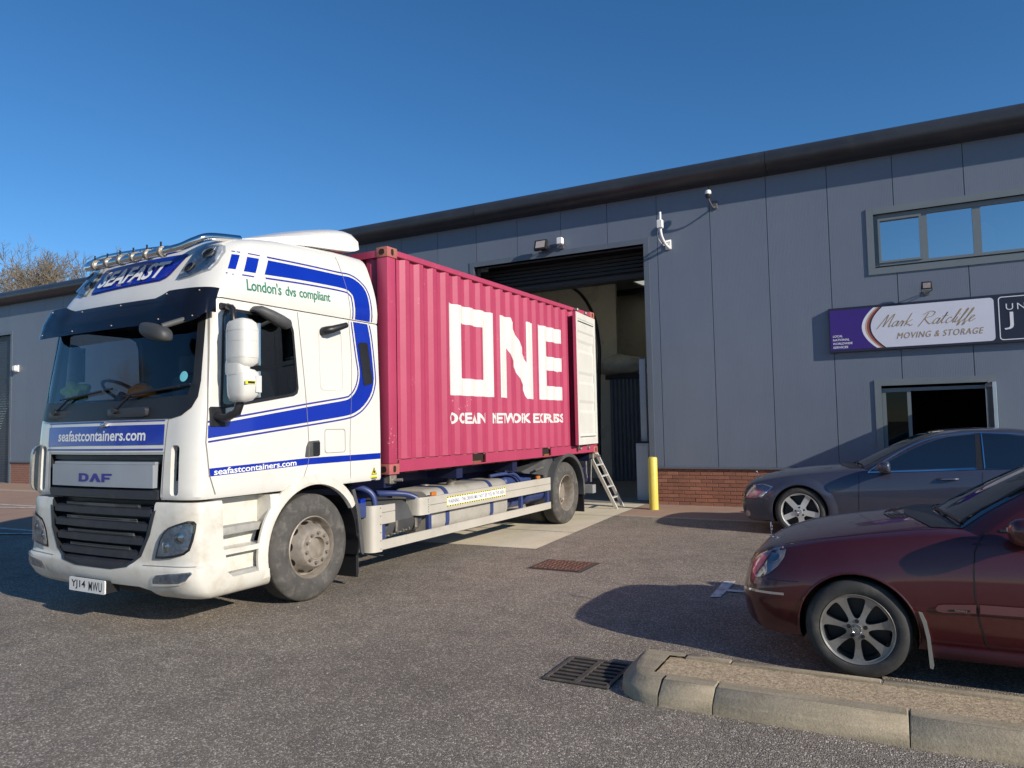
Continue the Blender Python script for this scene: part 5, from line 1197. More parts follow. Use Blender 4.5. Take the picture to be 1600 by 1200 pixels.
# doors folded back along both sides
for s in (1, -1):
    dr = empty('cargo_door', (s*(C_W+.03), C_LEN-.03, 0), s*R(6), con)
    # local: leaf runs towards -y from the hinge, inner face outwards (+x on the seen side)
    W_, t_ = 1.165, .055
    za, zb = z0+.17, z1-.13
    box('leaf_edge', (min(0, -s*t_) if True else 0, -W_, za), (max(0, -s*t_), -W_+.012, zb), C_MAG, dr)
    box('frame_stile', (min(s*.001, -s*(t_-.002)), -W_+.0121, za), (max(s*.001, -s*(t_-.002)), -W_+.10, zb), C_DOORW, dr, bev=.004)
    box('frame_stile', (min(s*.001, -s*(t_-.002)), -.11, za), (max(s*.001, -s*(t_-.002)), -.02, zb), C_DOORW, dr, bev=.004)
    for a, b in ((za, za+.11), (zb-.11, zb)): box('frame_rail', (min(0, -s*(t_-.004)), -W_+.1005, a), (max(0, -s*(t_-.004)), -.1105, b), C_DOORW, dr, bev=.004)
    # pressed inner panel
    zz = [za+.11, za+.16, za+.19, za+.55, za+.60, za+.72, za+.77, za+1.05, za+1.10, za+1.22, za+1.27, za+1.6, za+1.65, za+1.77, za+1.82, zb-.34, zb-.31, zb-.16, zb-.11]
    dx = [0, 0, .02, .02, .042, .042, .02, .02, .042, .042, .02, .02, .042, .042, .02, .02, .0, .0, 0]
    vs = []
    for q, d in zip(zz, dx): vs += [(-s*(.008+d*.7), -W_+.10, q), (-s*(.008+d*.7), -.11, q)]
    obj('inner_panel', vs, [(2*i, 2*i+1, 2*i+3, 2*i+2) if s > 0 else (2*i+1, 2*i, 2*i+2, 2*i+3) for i in range(len(zz)-1)], C_DOORW, dr)
    obj('outer_panel', [(-s*t_, -W_+.01, za), (-s*t_, -.02, za), (-s*t_, -.02, zb), (-s*t_, -W_+.01, zb)], [(0, 1, 2, 3)], C_MAG, dr)
    for a, b in ((zb-.155, zb-.145), (za+.135, za+.145)): box('seal', (min(s*.0, s*.006), -W_+.12, a), (max(s*.0, s*.006), -.14, b), T_GREY, dr)
    for k in range(4): box('hinge', (min(-s*.055, -s*.02), -.035, za+.2+k*.55), (max(-s*.055, -s*.02), .015, za+.32+k*.55), C_MAG, dr)
    for yy in (-.9, -.42):
        lb_ = tube('lock_bar', [(-s*(t_+.03), yy, za-.06), (-s*(t_+.03), yy, zb+.06)], .017, T_STEEL, dr, 8)
        box('bar_cam', (min(-s*.03, -s*.1), yy-.03, zb+.04), (max(-s*.03, -s*.1), yy+.03, zb+.09), T_STEEL, dr, bev=.01); box('bar_cam', (min(-s*.03, -s*.1), yy-.03, za-.09), (max(-s*.03, -s*.1), yy+.03, za-.04), T_STEEL, dr, bev=.01)
# ------------------------------------------------------------------ ladder leaning on the container sill
L_ALU = M('ladder_aluminium', (.74, .73, .70), .38, metal=.35, var=.12, vs=8)
ld = empty('ladder', (-4.95, 13.9, 0)); tag(ld, 'aluminium ladder leaning against the rear of the magenta container', 'ladder')
# feet and heads (world) -> local
f0, f1 = Vector((-4.93, 13.60, 0)), Vector((-4.965, 14.06, 0)); dirl = Vector((-.30, -.95, 1.38))
O_ = Vector(ld.location)
rails = []
for f in (f0, f1):
    a = f-O_; b = a+dirl*1.02
    bm = bmesh.new(); ax = (b-a).normalized(); u = Vector((1, 0, 0)); u = (u-ax*u.dot(ax)).normalized(); v = ax.cross(u)
    add_loft(bm, [[p+u*i*.032+v*j*.014 for i, j in ((-1, -1), (1, -1), (1, 1), (-1, 1))] for p in (a, b)]); bobj('stile', bm, L_ALU, ld); rails.append((a, b))
for i in range(6):
    t = .16+i*.155; p = rails[0][0].lerp(rails[0][1], t); q = rails[1][0].lerp(rails[1][1], t)
    bm = bmesh.new(); add_loft(bm, [[c+Vector((dx, 0, dz)) for dx, dz in ((-.03, -.012), (.03, -.012), (.03, .012), (-.03, .012))] for c in (p, q)]); bobj('rung', bm, L_ALU, ld)
# ------------------------------------------------------------------ bollard
bo = lathe('bollard', [(.001, 0), (.088, 0), (.088, .98), (.08, .998), (.06, 1.006), (.001, 1.01)], (0, 0, 1), (-4.21, 13.70, 0), M('bollard_yellow', (.72, .58, .10), .42, var=.06, vs=3, dirt=(.55, .45, .12), dfac=(.6, .8), ds=7), None, 32)
tag(bo, 'yellow steel bollard beside the right edge of the loading bay', 'bollard')
# ------------------------------------------------------------------ cars (local: x rearwards from the nose, y across with the seen side negative, z up)
class Car: pass
def car_small():
    c = Car(); c.L = 4.53; c.hw = .864
    c.zb = ([0, .04, .10, .2, .45, 4.1, 4.4, 4.53], [.40, .30, .235, .20, .19, .19, .26, .42])
    c.zc = ([0, .03, .06, .10, .16, .24, .40, .70, 1.0, 1.25, 1.5, 3.6, 3.9, 4.2, 4.40, 4.48, 4.53], [.54, .62, .675, .725, .77, .805, .855, .92, .97, 1.0, 1.0, .99, 1.0, .985, .95, .80, .60])
    c.wd = ([0, .02, .05, .10, .17, .28, .45, .8, 1.4, 3.2, 3.9, 4.3, 4.45, 4.53], [.50, .60, .68, .745, .795, .832, .851, .862, .864, .864, .85, .80, .74, .60])
    c.zs = ([0, .05, .12, .2, .35, .6, .9, 1.2, 1.5, 2.5, 3.6, 4.2, 4.45, 4.53], [.48, .585, .67, .725, .78, .835, .875, .905, .91, .925, .93, .93, .8, .5])
    c.ws = ([0, .2, .5, 1.0, 1.4, 3, 4.0, 4.53], [.80, .84, .875, .91, .93, .945, .92, .85])
    c.zm = ([0, .3, 1, 4, 4.53], [.42, .50, .56, .58, .55])
    c.belt, c.roof = .90, 1.425
    c.gx = ([.88, .95, 1.05, 1.15, 1.25, 1.34, 1.39, 1.415, 1.425], [1.12, 1.21, 1.34, 1.51, 1.69, 1.88, 2.04, 2.22, 2.46])
    c.gr = ([.88, .95, 1.05, 1.15, 1.25, 1.34, 1.39, 1.415, 1.425], [4.02, 3.95, 3.84, 3.73, 3.61, 3.47, 3.36, 3.22, 3.0])
    c.gw = ([.88, .95, 1.05, 1.15, 1.25, 1.34, 1.39, 1.415, 1.425], [.815, .785, .745, .705, .665, .615, .56, .48, .32])
    c.wheels = (.76, 3.475); c.wr = .312; c.arch = .352; c.bow = .20
    return c
def car_big():
    c = Car(); c.L = 5.08; c.hw = .935
    c.zb = ([0, .05, .12, .25, .5, 4.6, 4.95, 5.08], [.42, .28, .20, .17, .17, .18, .26, .42])
    c.zc = ([0, .03, .06, .11, .18, .28, .45, .8, 1.15, 1.45, 1.7, 4.1, 4.4, 4.75, 4.98, 5.05, 5.08], [.52, .61, .67, .725, .77, .805, .85, .91, .955, .985, 1.0, 1.03, 1.05, 1.04, .98, .8, .6])
    c.wd = ([0, .02, .05, .10, .18, .3, .5, .9, 1.6, 3.8, 4.5, 4.9, 5.02, 5.08], [.52, .63, .72, .80, .86, .90, .925, .934, .935, .935, .92, .86, .78, .6])
    c.zs = ([0, .06, .14, .25, .4, .7, 1.0, 1.4, 1.7, 2.8, 4, 4.7, 4.98, 5.08], [.46, .57, .665, .725, .77, .83, .87, .905, .92, .965, .985, .98, .8, .5])
    c.ws = ([0, .2, .5, 1.0, 1.6, 3.4, 4.5, 5.08], [.80, .85, .885, .91, .925, .94, .92, .85])
    c.zm = ([0, .3, 1, 4.5, 5.08], [.42, .52, .60, .62, .58])
    c.belt, c.roof = .93, 1.5
    c.gx = ([.90, .98, 1.08, 1.18, 1.28, 1.38, 1.45, 1.485, 1.5], [1.45, 1.56, 1.74, 1.93, 2.12, 2.33, 2.53, 2.72, 3.0])
    c.gr = ([.90, .98, 1.08, 1.18, 1.28, 1.38, 1.45, 1.485, 1.5], [4.60, 4.50, 4.37, 4.24, 4.10, 3.93, 3.78, 3.6, 3.4])
    c.gw = ([.90, .98, 1.08, 1.18, 1.28, 1.38, 1.45, 1.485, 1.5], [.875, .845, .805, .765, .72, .67, .61, .53, .36])
    c.wheels = (.88, 3.915); c.wr = .345; c.arch = .385; c.bow = .22
    return c
def car_ring(c, x):
    zb, zc, w, zs, zm = (spl(*t, x) for t in (c.zb, c.zc, c.wd, c.zs, c.zm)); ws = w*spl(*c.ws, x)
    zs = min(zs, zc-.02); zs = max(zs, zb+.05); zm = min(max(zm, zb+.02), zs-.01)
    P = [(0, zb), (w*.5, zb), (w*.84, zb+.005), (w*.92, zb+.03)]
    # side: sill to widest to shoulder
    for t in (.0, .2, .4, .6, .8, 1.0): 
        a = t; P.append((w*(.945+.055*math.sin(a*math.pi/2)), zb+.07+(zm-zb-.07)*a if zm > zb+.08 else zb+.03+(zm-zb-.03)*a))
    for i in range(1, 7):
        a = i/6; P.append((w+(ws-w)*(a**2.2), zm+(zs-zm)*a))
    # rounded shoulder and crown
    r = .07*min(1, ws/.6); 
    for i in range(1, 11):
        a = i/10; y = ws*math.cos(a*math.pi/2)**.8 if i < 10 else 0
        f = 1-(y/ws)**2.6; P.append((y, zs+(zc-zs)*f**.62 if f > 0 else zs))
    right = [(x, -y, z) for y, z in P]; left = [(x, y, z) for y, z in reversed(P[1:-1])]
    return right+left
def car_xs(c):
    a = [0, .008, .02, .035, .055, .08, .11, .145, .19, .24, .30, .37, .45, .55]; n = 56
    b = [.65+(c.L-.65-.65)*i/n for i in range(n+1)]; e = [c.L-q for q in reversed(a)]
    return a+b+e
def green_ring(c, z):
    xf, xr, w = spl(*c.gx, z), spl(*c.gr, z), spl(*c.gw, z); half = []
    for i in range(9): y = w*.86*i/8; half.append((xf+c.bow*(y/w)**2, y))
    y0 = half[-1]; bx = xf+c.bow
    for i in range(1, 5): a = i/4*math.pi/2; half.append((y0[0]+(.16)*math.sin(a)**1.3*.9+.0, w*.86+w*.14*math.sin(a)))
    xs = half[-1][0]; xe = xr-.18
    for i in range(1, 15):
        x = xs+(xe-xs)*i/14; t = (x-(xs+xe)/2)/((xe-xs)/2); half.append((x, w*(1.0+.0*t)-w*.06*max(0, t)**3))
    yl = half[-1][1]
    for i in range(1, 5): a = i/4*math.pi/2; half.append((xe+.12*math.sin(a), yl*(.80+.20*math.cos(a))))
    for i in range(1, 6): y = yl*.80*(1-i/5); half.append((xr-.06*(y/yl)**2, y))
    right = [(x, -y, z+.0) for x, y in half]; left = [(x, y, z) for x, y in reversed(half[1:-1])]
    return right+left
RED_POS = (-1.05, 5.18+.864, 0); BLU_POS = (-2.18, 11.2+.935, 0)
def carpaint(name, col, flake, dust):
    m, n, l, b = nt(name); v = tc(n, l); f = noise(n, l, v, 900, 2, .6)
    c = ramp(n, l, f, [(.35, tuple(x*.75 for x in col)), (.65, flake)])
    g = noise(n, l, v, 3.0, 8, .65); k = ramp(n, l, g, [(.35, .0), (.8, .07)])
    c = mixc(n, l, k, c, dust); l.new(c, b.inputs['Base Color'])
    b.inputs['Metallic'].default_value = .35; b.inputs['Roughness'].default_value = .38; b.inputs['Coat Weight'].default_value = .9
    rr = n.new('ShaderNodeMapRange'); rr.inputs[3].default_value = .02; rr.inputs[4].default_value = .08; l.new(g, rr.inputs[0]); l.new(rr.outputs[0], b.inputs['Coat Roughness'])
    return m
V_RED = carpaint('paint_burgundy', (.066, .006, .010), (.092, .010, .014), (.20, .135, .115))
V_BLU = carpaint('paint_blue_grey', (.046, .052, .085), (.066, .074, .115), (.19, .165, .15))
m, n, l, b = nt('car_glass'); b.inputs['Base Color'].default_value = (.006, .008, .011, 1); b.inputs['Roughness'].default_value = .02; b.inputs['IOR'].default_value = 2.1; V_GLASS = m
V_CHROME = M('car_chrome', (.78, .80, .83), .10, metal=1, var=.04)
V_BLACK = M('car_black_trim', (.016, .016, .018), .45, var=.2)
V_TYRE = M('car_tyre', (.035, .034, .033), .75, var=.25, vs=8, dirt=(.09, .085, .075), dfac=(.5, .8), ds=10)
V_ALLOYD = M('alloy_grey', (.30, .285, .265), .38, metal=.6, var=.15, vs=8, dirt=(.16, .145, .125), dfac=(.5, .8), ds=9)
V_ALLOYS = M('alloy_silver', (.60, .59, .57), .33, metal=.45, var=.08, vs=8, dirt=(.35, .32, .28), dfac=(.6, .85), ds=9)
V_LAMP = M('car_lamp', (.46, .42, .41), .16, metal=.35, var=.25, vs=14)
V_LAMPG = glass('car_lamp_glass', (1, 1, 1), .10, .0, (.85, .86, .9))
V_AMBER = M('indicator_clear', (.62, .52, .48), .25, metal=.2, var=.1); V_GAP = M('car_panel_gap', (.008, .006, .007), .7)
def build_car(c, pos, paint, name, label):
    e = empty(name, pos); tag(e, label, 'car')
    bm = bmesh.new(); add_loft(bm, [car_ring(c, x) for x in car_xs(c)]); body = bobj('body', bm, [paint, V_BLACK], e, None)
    tri(body); bmesh_b = bvh_of(body); c.bb = bmesh_b
    for x in c.wheels:
        for s in (-1, 1): boolean(body, cyl('cut', (x, s*.48, c.wr), (x, s*1.3, c.wr), c.arch, V_BLACK, n=48))
    finish(body.data, 30)
    bm = bmesh.new(); zs = [c.gx[0][0]+(c.roof-c.gx[0][0])*(1-(1-i/26)**1.4) for i in range(27)]
    add_loft(bm, [green_ring(c, z) for z in zs]); cabn = bobj('cabin', bm, paint, e, 40); tri(cabn); c.gb = bvh_of(cabn)
    bm = bmesh.new(); add_loft(bm, [car_ring(c, x) for x in car_xs(c)]+[]); add_loft(bm, [green_ring(c, z) for z in zs]); bmesh.ops.triangulate(bm, faces=bm.faces[:]); c.ab = BVHTree.FromBMesh(bm); bm.free()
    c.e = e; c.paint = paint
    # windscreen, rear window
    wl0, wl1 = spl(*c.gw, c.gx[0][0]+.05), spl(*c.gw, c.roof-.055)
    lo = lambda y: spl(*c.gx, c.gx[0][0]+.075)+c.bow*(y/wl0)**2; hi = lambda y: spl(*c.gx, c.roof-.05)+c.bow*.9*(y/wl1)**2
    ya, yb = wl0*.86, wl1*.86
    P = [(lo(-ya+2*ya*i/16), -ya+2*ya*i/16) for i in range(17)]+[(hi(yb-2*yb*i/16), yb-2*yb*i/16) for i in range(17)]
    w_ = conform('windscreen', [P], 'z+', c.gb, V_GLASS, e, .003, .07)
    B = [(lo(-ya+2*ya*i/16)-.16, (-ya+2*ya*i/16)*.98) for i in range(17)]+[(lo(ya-2*ya*i/16)+.015, ya-2*ya*i/16) for i in range(17)]
    conform('scuttle', [B], 'z+', c.ab, V_BLACK, e, .004, .05)
    for s in (-1, 1):
        y0 = s*.12
        pts = [c.gb.ray_cast(Vector((lo(y)+dx, y, 9)), Vector((0, 0, -1)))[0]+Vector((0, 0, .02)) for y, dx in ((y0-.5, .03), (y0-.1, .05), (y0+.2, .02))]
        tube('wiper', pts, .009, V_BLACK, e, 6)
    return e
def side2(c, nm, polys, mat, off=.003, step=.08, bv=None, both=True):
    r = conform(nm, polys, 'y-', bv or c.ab, mat, c.e, off, step)
    if both: conform(nm, polys, 'y+', bv or c.ab, mat, c.e, off, step)
    return r
def gap(c, P, w_=.003, both=True): side2(c, 'panel_gap', [strip(P, -w_, w_)], V_GAP, .0015, .06, None, both)
def arch_lip(c, x, pr, mat, a0=-8, a1=188, flare=0, rad=.006):
    for s in (-1, 1):
        pts = []
        for i in range(33):
            a = R(a0+(a1-a0)*i/32); px_, pz = x+(c.arch+.002)*math.cos(a), c.wr+(c.arch+.002)*math.sin(a)
            h = c.bb.ray_cast(Vector((px_, s*9, pz)), Vector((0, -s, 0)))[0]
            if h is not None: pts.append(h)
        if len(pts) > 3: tube('arch_lip', pts, rad, mat, c.e, 6)
def alloy(c, x, s, style, mat):
    w0 = empty('wheel', (x, s*(c.hw-.012), c.wr), 0, c.e); r = c.wr; rim = r*(.70 if style == 7 else .745); ax = (0, s, 0)
    lathe('tyre', [(rim*.96, -.03), (rim, -.008), (rim+.012, .0), ((rim+r)/2, .006), (r-.018, -.006), (r-.005, -.022), (r, -.045), (r, -.17), (r-.02, -.20), (rim, -.205), (rim*.96, -.2)], ax, (0, 0, 0), V_TYRE, w0, 56, 40)
    ri = lathe('rim', [(rim+.004, -.006), (rim, -.001), (rim-.008, -.006), (rim-.014, -.03), (rim-.02, -.16)], ax, (0, 0, 0), mat, w0, 56, 35)
    lathe('brake_disc', [(.001, -.105), (rim*.30, -.105), (rim*.86, -.11), (rim*.86, -.125), (.001, -.125)], ax, (0, 0, 0), V_BLACK, w0, 32)
    ph = -math.pi/2 if style == 7 else -math.pi/2+.12
    bm = bmesh.new(); rings = [(.001, -.012), (rim*.16, -.010), (rim*.34, -.016), (rim*.55, -.020), (rim*.8, -.018), (rim*.985, -.012)]
    back = [(rim*.985, -.05), (rim*.5, -.06), (.001, -.055)]
    rv = [[bm.verts.new(p) for p in ring_pts(Vector(ax)*t, q, ax, 56)] for q, t in rings+back]
    for a, b_ in zip(rv, rv[1:]):
        for i in range(56): bm.faces.new((a[i], a[(i+1) % 56], b_[(i+1) % 56], b_[i]))
    bm.faces.new(rv[0]); bm.faces.new(rv[-1])
    face = bobj('spokes', bm, mat, w0, None)
    bm = bmesh.new(); k = style
    for i in range(k):
        a0 = ph+2*math.pi*(i+.5)/k; P = []
        if style == 7:
            Q = [(.30, .0), (.315, .045), (.36, .085), (.48, .145), (.62, .195), (.76, .235), (.845, .245), (.885, .215), (.905, .14), (.91, .0)]
            Q = [(a_*rim, b_*rim) for a_, b_ in Q]; Q = Q+[(a_, -b_) for a_, b_ in reversed(Q[1:-1])]
            P = [(a_*math.cos(a0)-b_*math.sin(a0), a_*math.sin(a0)+b_*math.cos(a0)) for a_, b_ in Q]
        else:
            for rr, hw_ in ((.36, .075), (.6, .245), (.80, .395), (.875, .43), (.90, .38), (.915, 0)):
                P.append((rr*rim, hw_*rim))
            Q = P+[(a_, -b_) for a_, b_ in reversed(P[:-1])]; P = [(a_*math.cos(a0)-b_*math.sin(a0), a_*math.sin(a0)+b_*math.cos(a0)) for a_, b_ in Q]
        add_loft(bm, [[(u, s*.05, v) for u, v in P], [(u, -s*.09, v) for u, v in P]])
    cut = bobj('cut', bm, V_BLACK)
    boolean(face, cut); finish(face.data, 35)
    lathe('hub_cap', [(.001, .004), (.02, .004), (.032, .001), (.034, -.012)], ax, (0, 0, 0), mat, w0, 24)
    for i in range(3):
        a = math.pi/2+2*math.pi*i/3; d = Vector((math.cos(a), 0, math.sin(a))); t_ = Vector((-math.sin(a), 0, math.cos(a)))
        obj('star_arm', [d*.025+Vector((0, s*.007, 0)), t_*.005+Vector((0, s*.007, 0)), -t_*.005+Vector((0, s*.007, 0))], [(0, 1, 2)], V_CHROME, w0)
    lathe('star_ring', [(.025, .005), (.028, .008), (.03, .005)], ax, (0, 0, 0), V_CHROME, w0, 24)
    for i in range(5):
        a = ph+2*math.pi*(i+.5)/5; p = Vector((rim*.235*math.cos(a), -s*.012, rim*.235*math.sin(a))); cyl('wheel_bolt', p-Vector((0, s*.01, 0)), p+Vector((0, s*.004, 0)), .013, V_BLACK, w0, 10)
def bonnet_star(c, x, h):
    p = c.bb.ray_cast(Vector((x, 0, 9)), Vector((0, 0, -1)))[0]
    st_ = empty('bonnet_star', p, 0, c.e)
    lathe('ring', [(.036, -.003), (.040, 0), (.036, .003), (.033, 0)], (1, 0, 0), (0, 0, h), V_CHROME, st_, 24, closed=True)
    for i in range(3):
        a = math.pi/2+2*math.pi*i/3; tube('spoke', [(0, 0, h), (0, .035*math.cos(a), h+.035*math.sin(a))], .0045, V_CHROME, st_, 5)
    tube('stem', [(0, 0, 0), (0, 0, h-.036)], .006, V_CHROME, st_, 6); lathe('foot', [(.001, .008), (.012, .006), (.02, 0)], (0, 0, 1), (0, 0, 0), V_CHROME, st_, 14)
def mirror(c, x, y, z, sx, sy, sz, lens=None):
    for s in (-1, 1):
        mr = empty('door_mirror', (x, s*y, z), 0, c.e); bm = bmesh.new(); bmesh.ops.create_uvsphere(bm, u_segments=24, v_segments=16, radius=1)
        for v in bm.verts:
            q = v.co; k = [math.copysign(abs(t)**.75, t) for t in q]; v.co = Vector((sx*k[0]*(1 if k[0] < 0 else .35), sy*k[1], sz*k[2]*(1+.15*(-s*k[1]*-1))))
        bobj('housing', bm, c.paint, mr, 60)
        bm = bmesh.new(); bmesh.ops.create_uvsphere(bm, u_segments=20, v_segments=10, radius=1)
        for v in bm.verts: q = v.co; v.co = Vector((sx*.96*q.x*(1 if q.x < 0 else .3), sy*.97*q.y, -sz*.55+sz*.48*q.z))
        bobj('lower_shell', bm, V_BLACK, mr, 60)
        if lens:
            bm = bmesh.new(); rings = []
            for i in range(9):
                a = R(-70+110*i/8); rings.append([(-sx*.99*math.cos(a)-.004, s*sy*.9*math.sin(a)+.0, zz) for zz in (-.012+lens, .012+lens)])
            vs = [q for r in rings for q in r]; obj('repeater', vs, [(2*i, 2*i+1, 2*i+3, 2*i+2) for i in range(8)], V_AMBER, mr)
        tube('foot', [(.0, 0, -sz*.5), (.02, -s*(y-c.hw+.06), -sz*1.0)], .03, V_BLACK, mr, 8)
def scale2(P, k): return scalep(P, k, k)
# ---- burgundy saloon
c = car_small(); build_car(c, RED_POS, V_RED, 'burgundy_car', 'dark red saloon car in the foreground at the right edge')
for x in c.wheels:
    for s in (-1, 1): alloy(c, x, s, 7, V_ALLOYD)
    arch_lip(c, x, 0, V_RED, rad=.007)
HLr = [(.105, .605), (.125, .66), (.175, .72), (.25, .765), (.31, .785), (.335, .772), (.325, .725), (.285, .668), (.225, .615), (.165, .580), (.125, .575)]
for dn in ('y-', 'y+'):
    h = conform('headlight', [HLr], dn, c.bb, V_LAMP, c.e, .002, .025)
    conform('lens', [scale2(HLr, .985)], dn, c.bb, V_LAMPG, h, .010, .025)
    conform('lamp_divider', [strip([(.135, .59), (.19, .66), (.245, .755)], -.004, .004)], dn, c.bb, V_RED, h, .012, .03)
    conform('bumper_strip', [strip([(.035, .478), (.10, .489), (.2, .493), (.325, .497)], -.008, .008)], dn, c.bb, V_CHROME, c.e, .006, .02, solid=0)
gap(c, [(.215, .578), (.25, .58), (.42, .586)], .0025); gap(c, [(1.50, .965), (1.455, .91), (1.422, .84), (1.41, .70), (1.412, .56), (1.425, .44), (1.458, .295), (1.50, .262)], .004); gap(c, [(1.50, .262), (2.45, .265)], .004)
gap(c, [(2.50, .96), (2.49, .5), (2.45, .27)], .003)
side2(c, 'rub_strip', [[(1.20, .495), (1.215, .515), (1.24, .521), (1.412, .536), (1.408, .484), (1.24, .472), (1.21, .478)], [(1.43, .537), (2.48, .55), (2.46, .50), (1.43, .485)]], M('rub_strip_red', (.17, .07, .07), .4, metal=.3, var=.1), .012, .06)
side2(c, 'trim_badge', [[(1.27, .484), (1.38, .490), (1.38, .502), (1.27, .496)]], V_BLACK, .014, .06)
conform('lettering', [text2d('ELEGANCE', (1.30, .488, 1.365, .4985), .2, .0)], 'y-', c.ab, V_CHROME, c.e, .0155, .2)
box('sill_trim', (1.16, -.845, .185), (3.1, -.60, .262), M('sill_red', (.06, .012, .016), .45, metal=.3, var=.1), c.e, bev=.015, seg=2); box('sill_trim', (1.16, .60, .185), (3.1, .845, .262), V_BLACK, c.e, bev=.015)
prism('mud_flap', [(1.108, .462), (1.128, .458), (1.15, .40), (1.166, .30), (1.178, .15), (1.172, .125), (1.155, .13), (1.146, .30), (1.13, .39)], 'y', -.868, -.66, M('flap_grey', (.22, .21, .19), .7, var=.1), c.e)
for dn, sg_ in (('y-', -1), ('y+', 1)):
    for u, v, rr in ((.165, .635, .040), (.265, .715, .036)):
        hh, nn, _, _ = c.bb.ray_cast(Vector((u, sg_*9, v)), Vector((0, -sg_, 0)))
        if nn.dot(Vector((0, sg_, 0))) < 0: nn = -nn
        lathe('lamp_bowl', [(.001, .004), (rr*.35, .0055), (rr*.75, .004), (rr, .0075), (rr*1.08, .0045)], nn, hh, [V_LAMP], c.e, 20)
# bonnet crease, air inlets
for s in (-1, 1):
    conform('bonnet_gap', [strip([(.32, s*.64), (.7, s*.70), (1.2, s*.70), (1.40, s*.66)], -.003, .003)], 'z+', c.bb, V_GAP, c.e, .0015, .05)
for k in range(6):
    conform('bonnet_vent', [strip([(.93+.028*k, -.05-.02*k), (.955+.028*k, -.19), (.99+.022*k, -.33)], -.007, .007)], 'z+', c.bb, V_GAP, c.e, .003, .05)
    conform('bonnet_vent', [strip([(.93+.028*k, .05+.02*k), (.955+.028*k, .19), (.99+.022*k, .33)], -.007, .007)], 'z+', c.bb, V_GAP, c.e, .003, .05)
for i in range(3): fbar_y = None
gq = conform('radiator_grille', [[(-.30, .50), (.30, .50), (.34, .66), (-.34, .66)]], 'x-', c.bb, V_BLACK, c.e, .004, .05)
for k in range(4): conform('grille_bar', [[(-.31, .53+.036*k), (.31, .53+.036*k), (.31, .538+.036*k), (-.31, .538+.036*k)]], 'x-', c.bb, V_CHROME, gq, .010, .05)
conform('lower_intake', [[(-.45, .27), (.45, .27), (.42, .36), (-.42, .36)]], 'x-', c.bb, V_BLACK, c.e, .004, .05)
side2(c, 'side_window', [[(1.60, .975), (1.66, 1.01), (2.10, 1.27), (2.30, 1.34), (2.44, 1.36), (2.46, .985)], [(2.53, .985), (2.52, 1.36), (2.95, 1.345), (3.25, 1.26), (3.45, 1.10), (3.42, 1.0)]], V_GLASS, .003, .08, c.gb)
side2(c, 'window_trim', [strip([(1.58, .965), (2.1, 1.285), (2.30, 1.355), (2.95, 1.36), (3.27, 1.275)], -.008, .008), strip([(1.56, .965), (3.45, .99)], -.008, .008)], V_BLACK, .006, .08, c.gb)
mirror(c, 1.70, .93, .985, .12, .10, .08, .012); bonnet_star(c, .135, .075)
def chrome_line(c, P):
    P = sm(P, 5)
    for s in (-1, 1):
        pts = [c.ab.ray_cast(Vector((u, s*9, v)), Vector((0, -s, 0)))[0] for u, v in P]
        tube('window_chrome', [q+Vector((0, s*.004, 0)) for q in pts if q is not None], .009, V_CHROME, c.e, 6)
# ---- blue-grey saloon
c = car_big(); build_car(c, BLU_POS, V_BLU, 'blue_grey_car', 'blue grey saloon car parked by the building behind the red car')
for x in c.wheels:
    for s in (-1, 1): alloy(c, x, s, 5, V_ALLOYS)
    arch_lip(c, x, 0, V_BLU, rad=.011)
    for s in (-1, 1):   # flared wheel arch
        bm = bmesh.new(); rings = []
        for i in range(27):
            a = R(-5+190*i/26); row = []
            for rr_, o in ((c.arch+.004, .018), (c.arch+.03, .022), (c.arch+.07, .014), (c.arch+.12, .0)):
                h = c.bb.ray_cast(Vector((x+rr_*math.cos(a), s*9, c.wr+rr_*math.sin(a))), Vector((0, -s, 0)))[0]
                row.append((h+Vector((0, s*o, 0))) if h is not None else None)
            if all(q is not None for q in row): rings.append(row)
        rv = [[bm.verts.new(q) for q in r] for r in rings]
        for a_, b_ in zip(rv, rv[1:]):
            for i in range(3): bm.faces.new((a_[i], a_[i+1], b_[i+1], b_[i]))
        bobj('arch_flare', bm, V_BLU, c.e, 60)
HLb = [(.062, .515), (.095, .58), (.14, .635), (.22, .69), (.32, .722), (.40, .728), (.52, .692), (.47, .645), (.40, .585), (.345, .54), (.2, .522)]
for dn in ('y-', 'y+'):
    h = conform('headlight', [HLb], dn, c.bb, V_LAMP, c.e, .002, .03)
    conform('lens', [HLb], dn, c.bb, V_LAMPG, h, .008, .03)
    conform('side_reflector', [strip([(.345, .535), (.52, .685)], -.006, .006)], dn, c.bb, V_CHROME, h, .010, .03)
    fgl = [(.135+.045*math.cos(R(t*30)), .285+.05*math.sin(R(t*30))) for t in range(12)]; conform('fog_light', [fgl], dn, c.bb, V_LAMP, c.e, .004, .03)
gap(c, [(.06, .505), (.25, .512), (.50, .50)], .0025); gap(c, [(1.66, .93), (1.664, .79), (1.655, .6), (1.646, .39), (1.66, .25)], .004); gap(c, [(3.12, .98), (3.10, .7), (3.06, .25)], .004); gap(c, [(1.66, .25), (4.0, .25)], .004)
W1 = [(1.88, .93), (1.93, .98), (2.09, 1.085), (2.31, 1.212), (2.49, 1.298), (2.64, 1.355), (2.77, 1.388), (3.07, 1.42), (3.05, .985), (2.4, .95)]
W2 = [(3.165, .99), (3.16, 1.425), (3.45, 1.41), (3.62, 1.385), (3.85, 1.30), (4.02, 1.18), (4.08, 1.09), (3.95, 1.01)]
side2(c, 'side_window', [W1], V_GLASS, .003, .03, c.gb); side2(c, 'side_window', [W2], V_GLASS, .003, .04, c.gb)
side2(c, 'pillar_cover', [[(3.055, .985), (3.075, 1.425), (3.158, 1.425), (3.16, .99)]], V_BLACK, .004, .06, c.gb)
